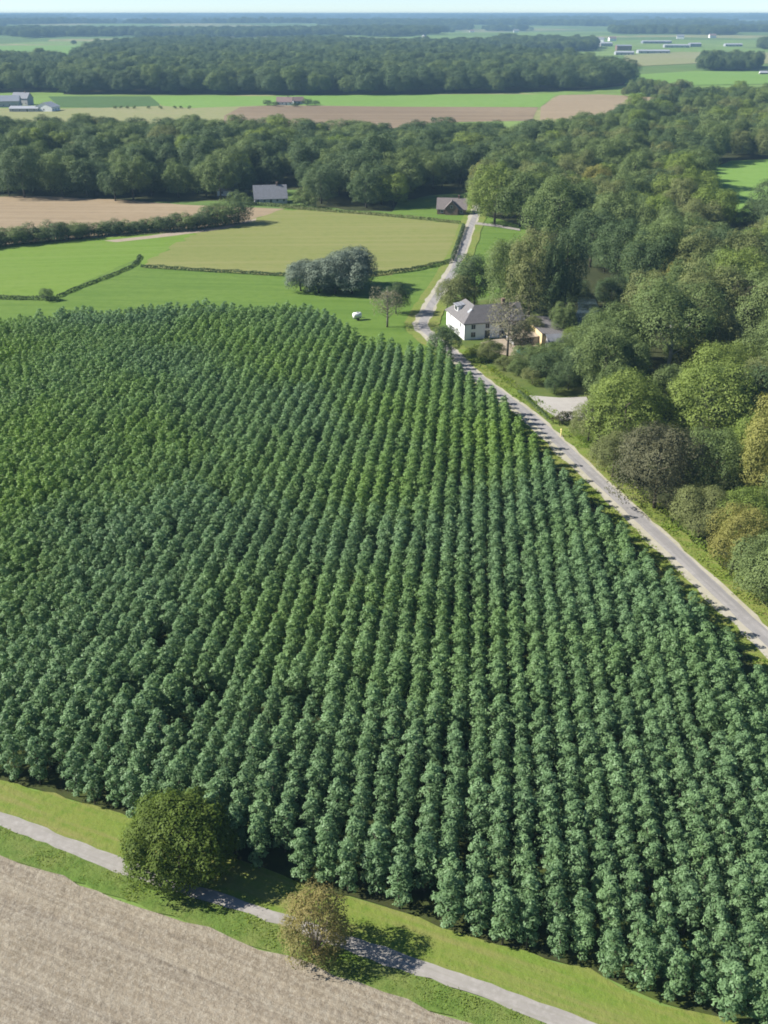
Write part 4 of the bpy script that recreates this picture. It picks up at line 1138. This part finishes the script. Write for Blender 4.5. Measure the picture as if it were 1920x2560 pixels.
# grass: tufts on the verges and weeds in the ditch, as one mass each
def tufts(name, polys, n_, h0, h1, mat, label, cluster=0.25, thr=0.0):
    P = []
    for poly in polys:
        A_ = np.array(poly); x0, y0 = A_.min(0); x1, y1 = A_.max(0)
        gx2 = rng.uniform(x0, x1, n_); gy2 = rng.uniform(y0, y1, n_); k_ = in_poly(gx2, gy2, poly)
        k_ &= vnoise(gx2 * cluster, gy2 * cluster) > thr
        P.append(np.stack([gx2[k_], gy2[k_]], 1))
    P = np.concatenate(P); m_ = len(P)
    th = rng.uniform(0, 2*math.pi, m_); hh = rng.uniform(h0, h1, m_) * (0.5 + vnoise(P[:, 0] * .5, P[:, 1] * .5)); w_ = hh * rng.uniform(.3, .6, m_)
    lx2 = rng.normal(0, .9, m_) * hh; ly2 = rng.normal(0, .9, m_) * hh
    a_ = np.stack([P[:,0] - np.cos(th)*w_, P[:,1] - np.sin(th)*w_, np.full(m_, .0)], 1)
    b_ = np.stack([P[:,0] + np.cos(th)*w_, P[:,1] + np.sin(th)*w_, np.full(m_, .0)], 1)
    c_ = np.stack([P[:,0] + lx2 + np.cos(th)*w_*.4, P[:,1] + ly2 + np.sin(th)*w_*.4, hh + .1], 1)
    d_2 = np.stack([P[:,0] + lx2 - np.cos(th)*w_*.4, P[:,1] + ly2 - np.sin(th)*w_*.4, hh*.8 + .1], 1)
    o = bpy.data.objects.new(name, np_mesh(name, np.stack([a_, b_, c_, d_2], 1).reshape(-1, 3), np.arange(m_*4).reshape(-1, 4), mat, rng.random(m_)))
    tag(link(o), label, 'grass', kind='stuff')
tufts('ditch_weeds', [gp((-100,2020),(0,2068),(260,2172),(567,2270),(960,2414),(1330,2545),(1200,2560),(960,2478),(723,2390),(463,2304),(0,2128),(-100,2090))], 70000, .06, .17, M['grass_blade'], 'rough green weeds along the ditch between track and stubble', 0.3, 0.12)
tufts('verge_grass', [gp((-100,1915),(0,1950),(231,2014),(764,2218),(960,2268),(1319,2390),(1654,2511),(1990,2620),(1700,2640),(1469,2550),(960,2365),(521,2222),(0,2028),(-100,1990))], 14000, .05, .11, M['grass_blade'], 'tufted yellow-green grass between the plantation and the gravel track', 0.2, 0.3)
M['straw'] = leaf_mat('straw', (0.24, 0.195, 0.135), (0.42, 0.355, 0.25), (0.27, 0.22, 0.15), 0.06, 0.5, 0.35)
tufts('stubble_straw', [gp((-60,2110),(0,2140),(289,2250),(579,2354),(960,2490),(1190,2572),(900,2640),(-60,2640))], 60000, .04, .09, M['straw'], 'broken straw and clods strewn over the bare stubble field', 0.5, 0.1)
rl = [(p_.x, p_.y) for p_ in ROAD_C if to_px(p_.x, p_.y)[1] > 880]
rv = []
for i in range(len(rl)):
    a_ = Vector(rl[max(i-1,0)]); b_ = Vector(rl[min(i+1,len(rl)-1)]); d3 = (b_-a_).normalized(); rv.append((Vector(rl[i]), Vector((-d3.y, d3.x))))
tufts('roadside_grass', [[tuple(p_ + n3*2.2) for p_, n3 in rv] + [tuple(p_ + n3*5) for p_, n3 in rv[::-1]], [tuple(p_ - n3*2.2) for p_, n3 in rv] + [tuple(p_ - n3*6.5) for p_, n3 in rv[::-1]]],
      90000, .12, .32, M['grass_blade'], 'rough grass on both verges of the straight road', 0.2, 0.3)

# ------------------------------------------------------------------ the air
HZ_TOP = 78.5
hz = MB().box(-15000, -450, -24.0, 15000, 27000, HZ_TOP)
hm = bpy.data.materials.new('haze'); hm.use_nodes = True
for n_ in list(hm.node_tree.nodes):
    if n_.type == 'BSDF_PRINCIPLED': hm.node_tree.nodes.remove(n_)
pv = hm.node_tree.nodes.new('ShaderNodeVolumePrincipled')
pv.inputs['Color'].default_value = (0.29, 0.47, 0.62, 1)
pv.inputs['Density'].default_value = 0.00015
pv.inputs['Anisotropy'].default_value = 0.0
hm.node_tree.links.new(pv.outputs[0], hm.node_tree.nodes['Material Output'].inputs['Volume'])
hzo = hz.build('haze', hm)
tag(hzo, kind='stuff')
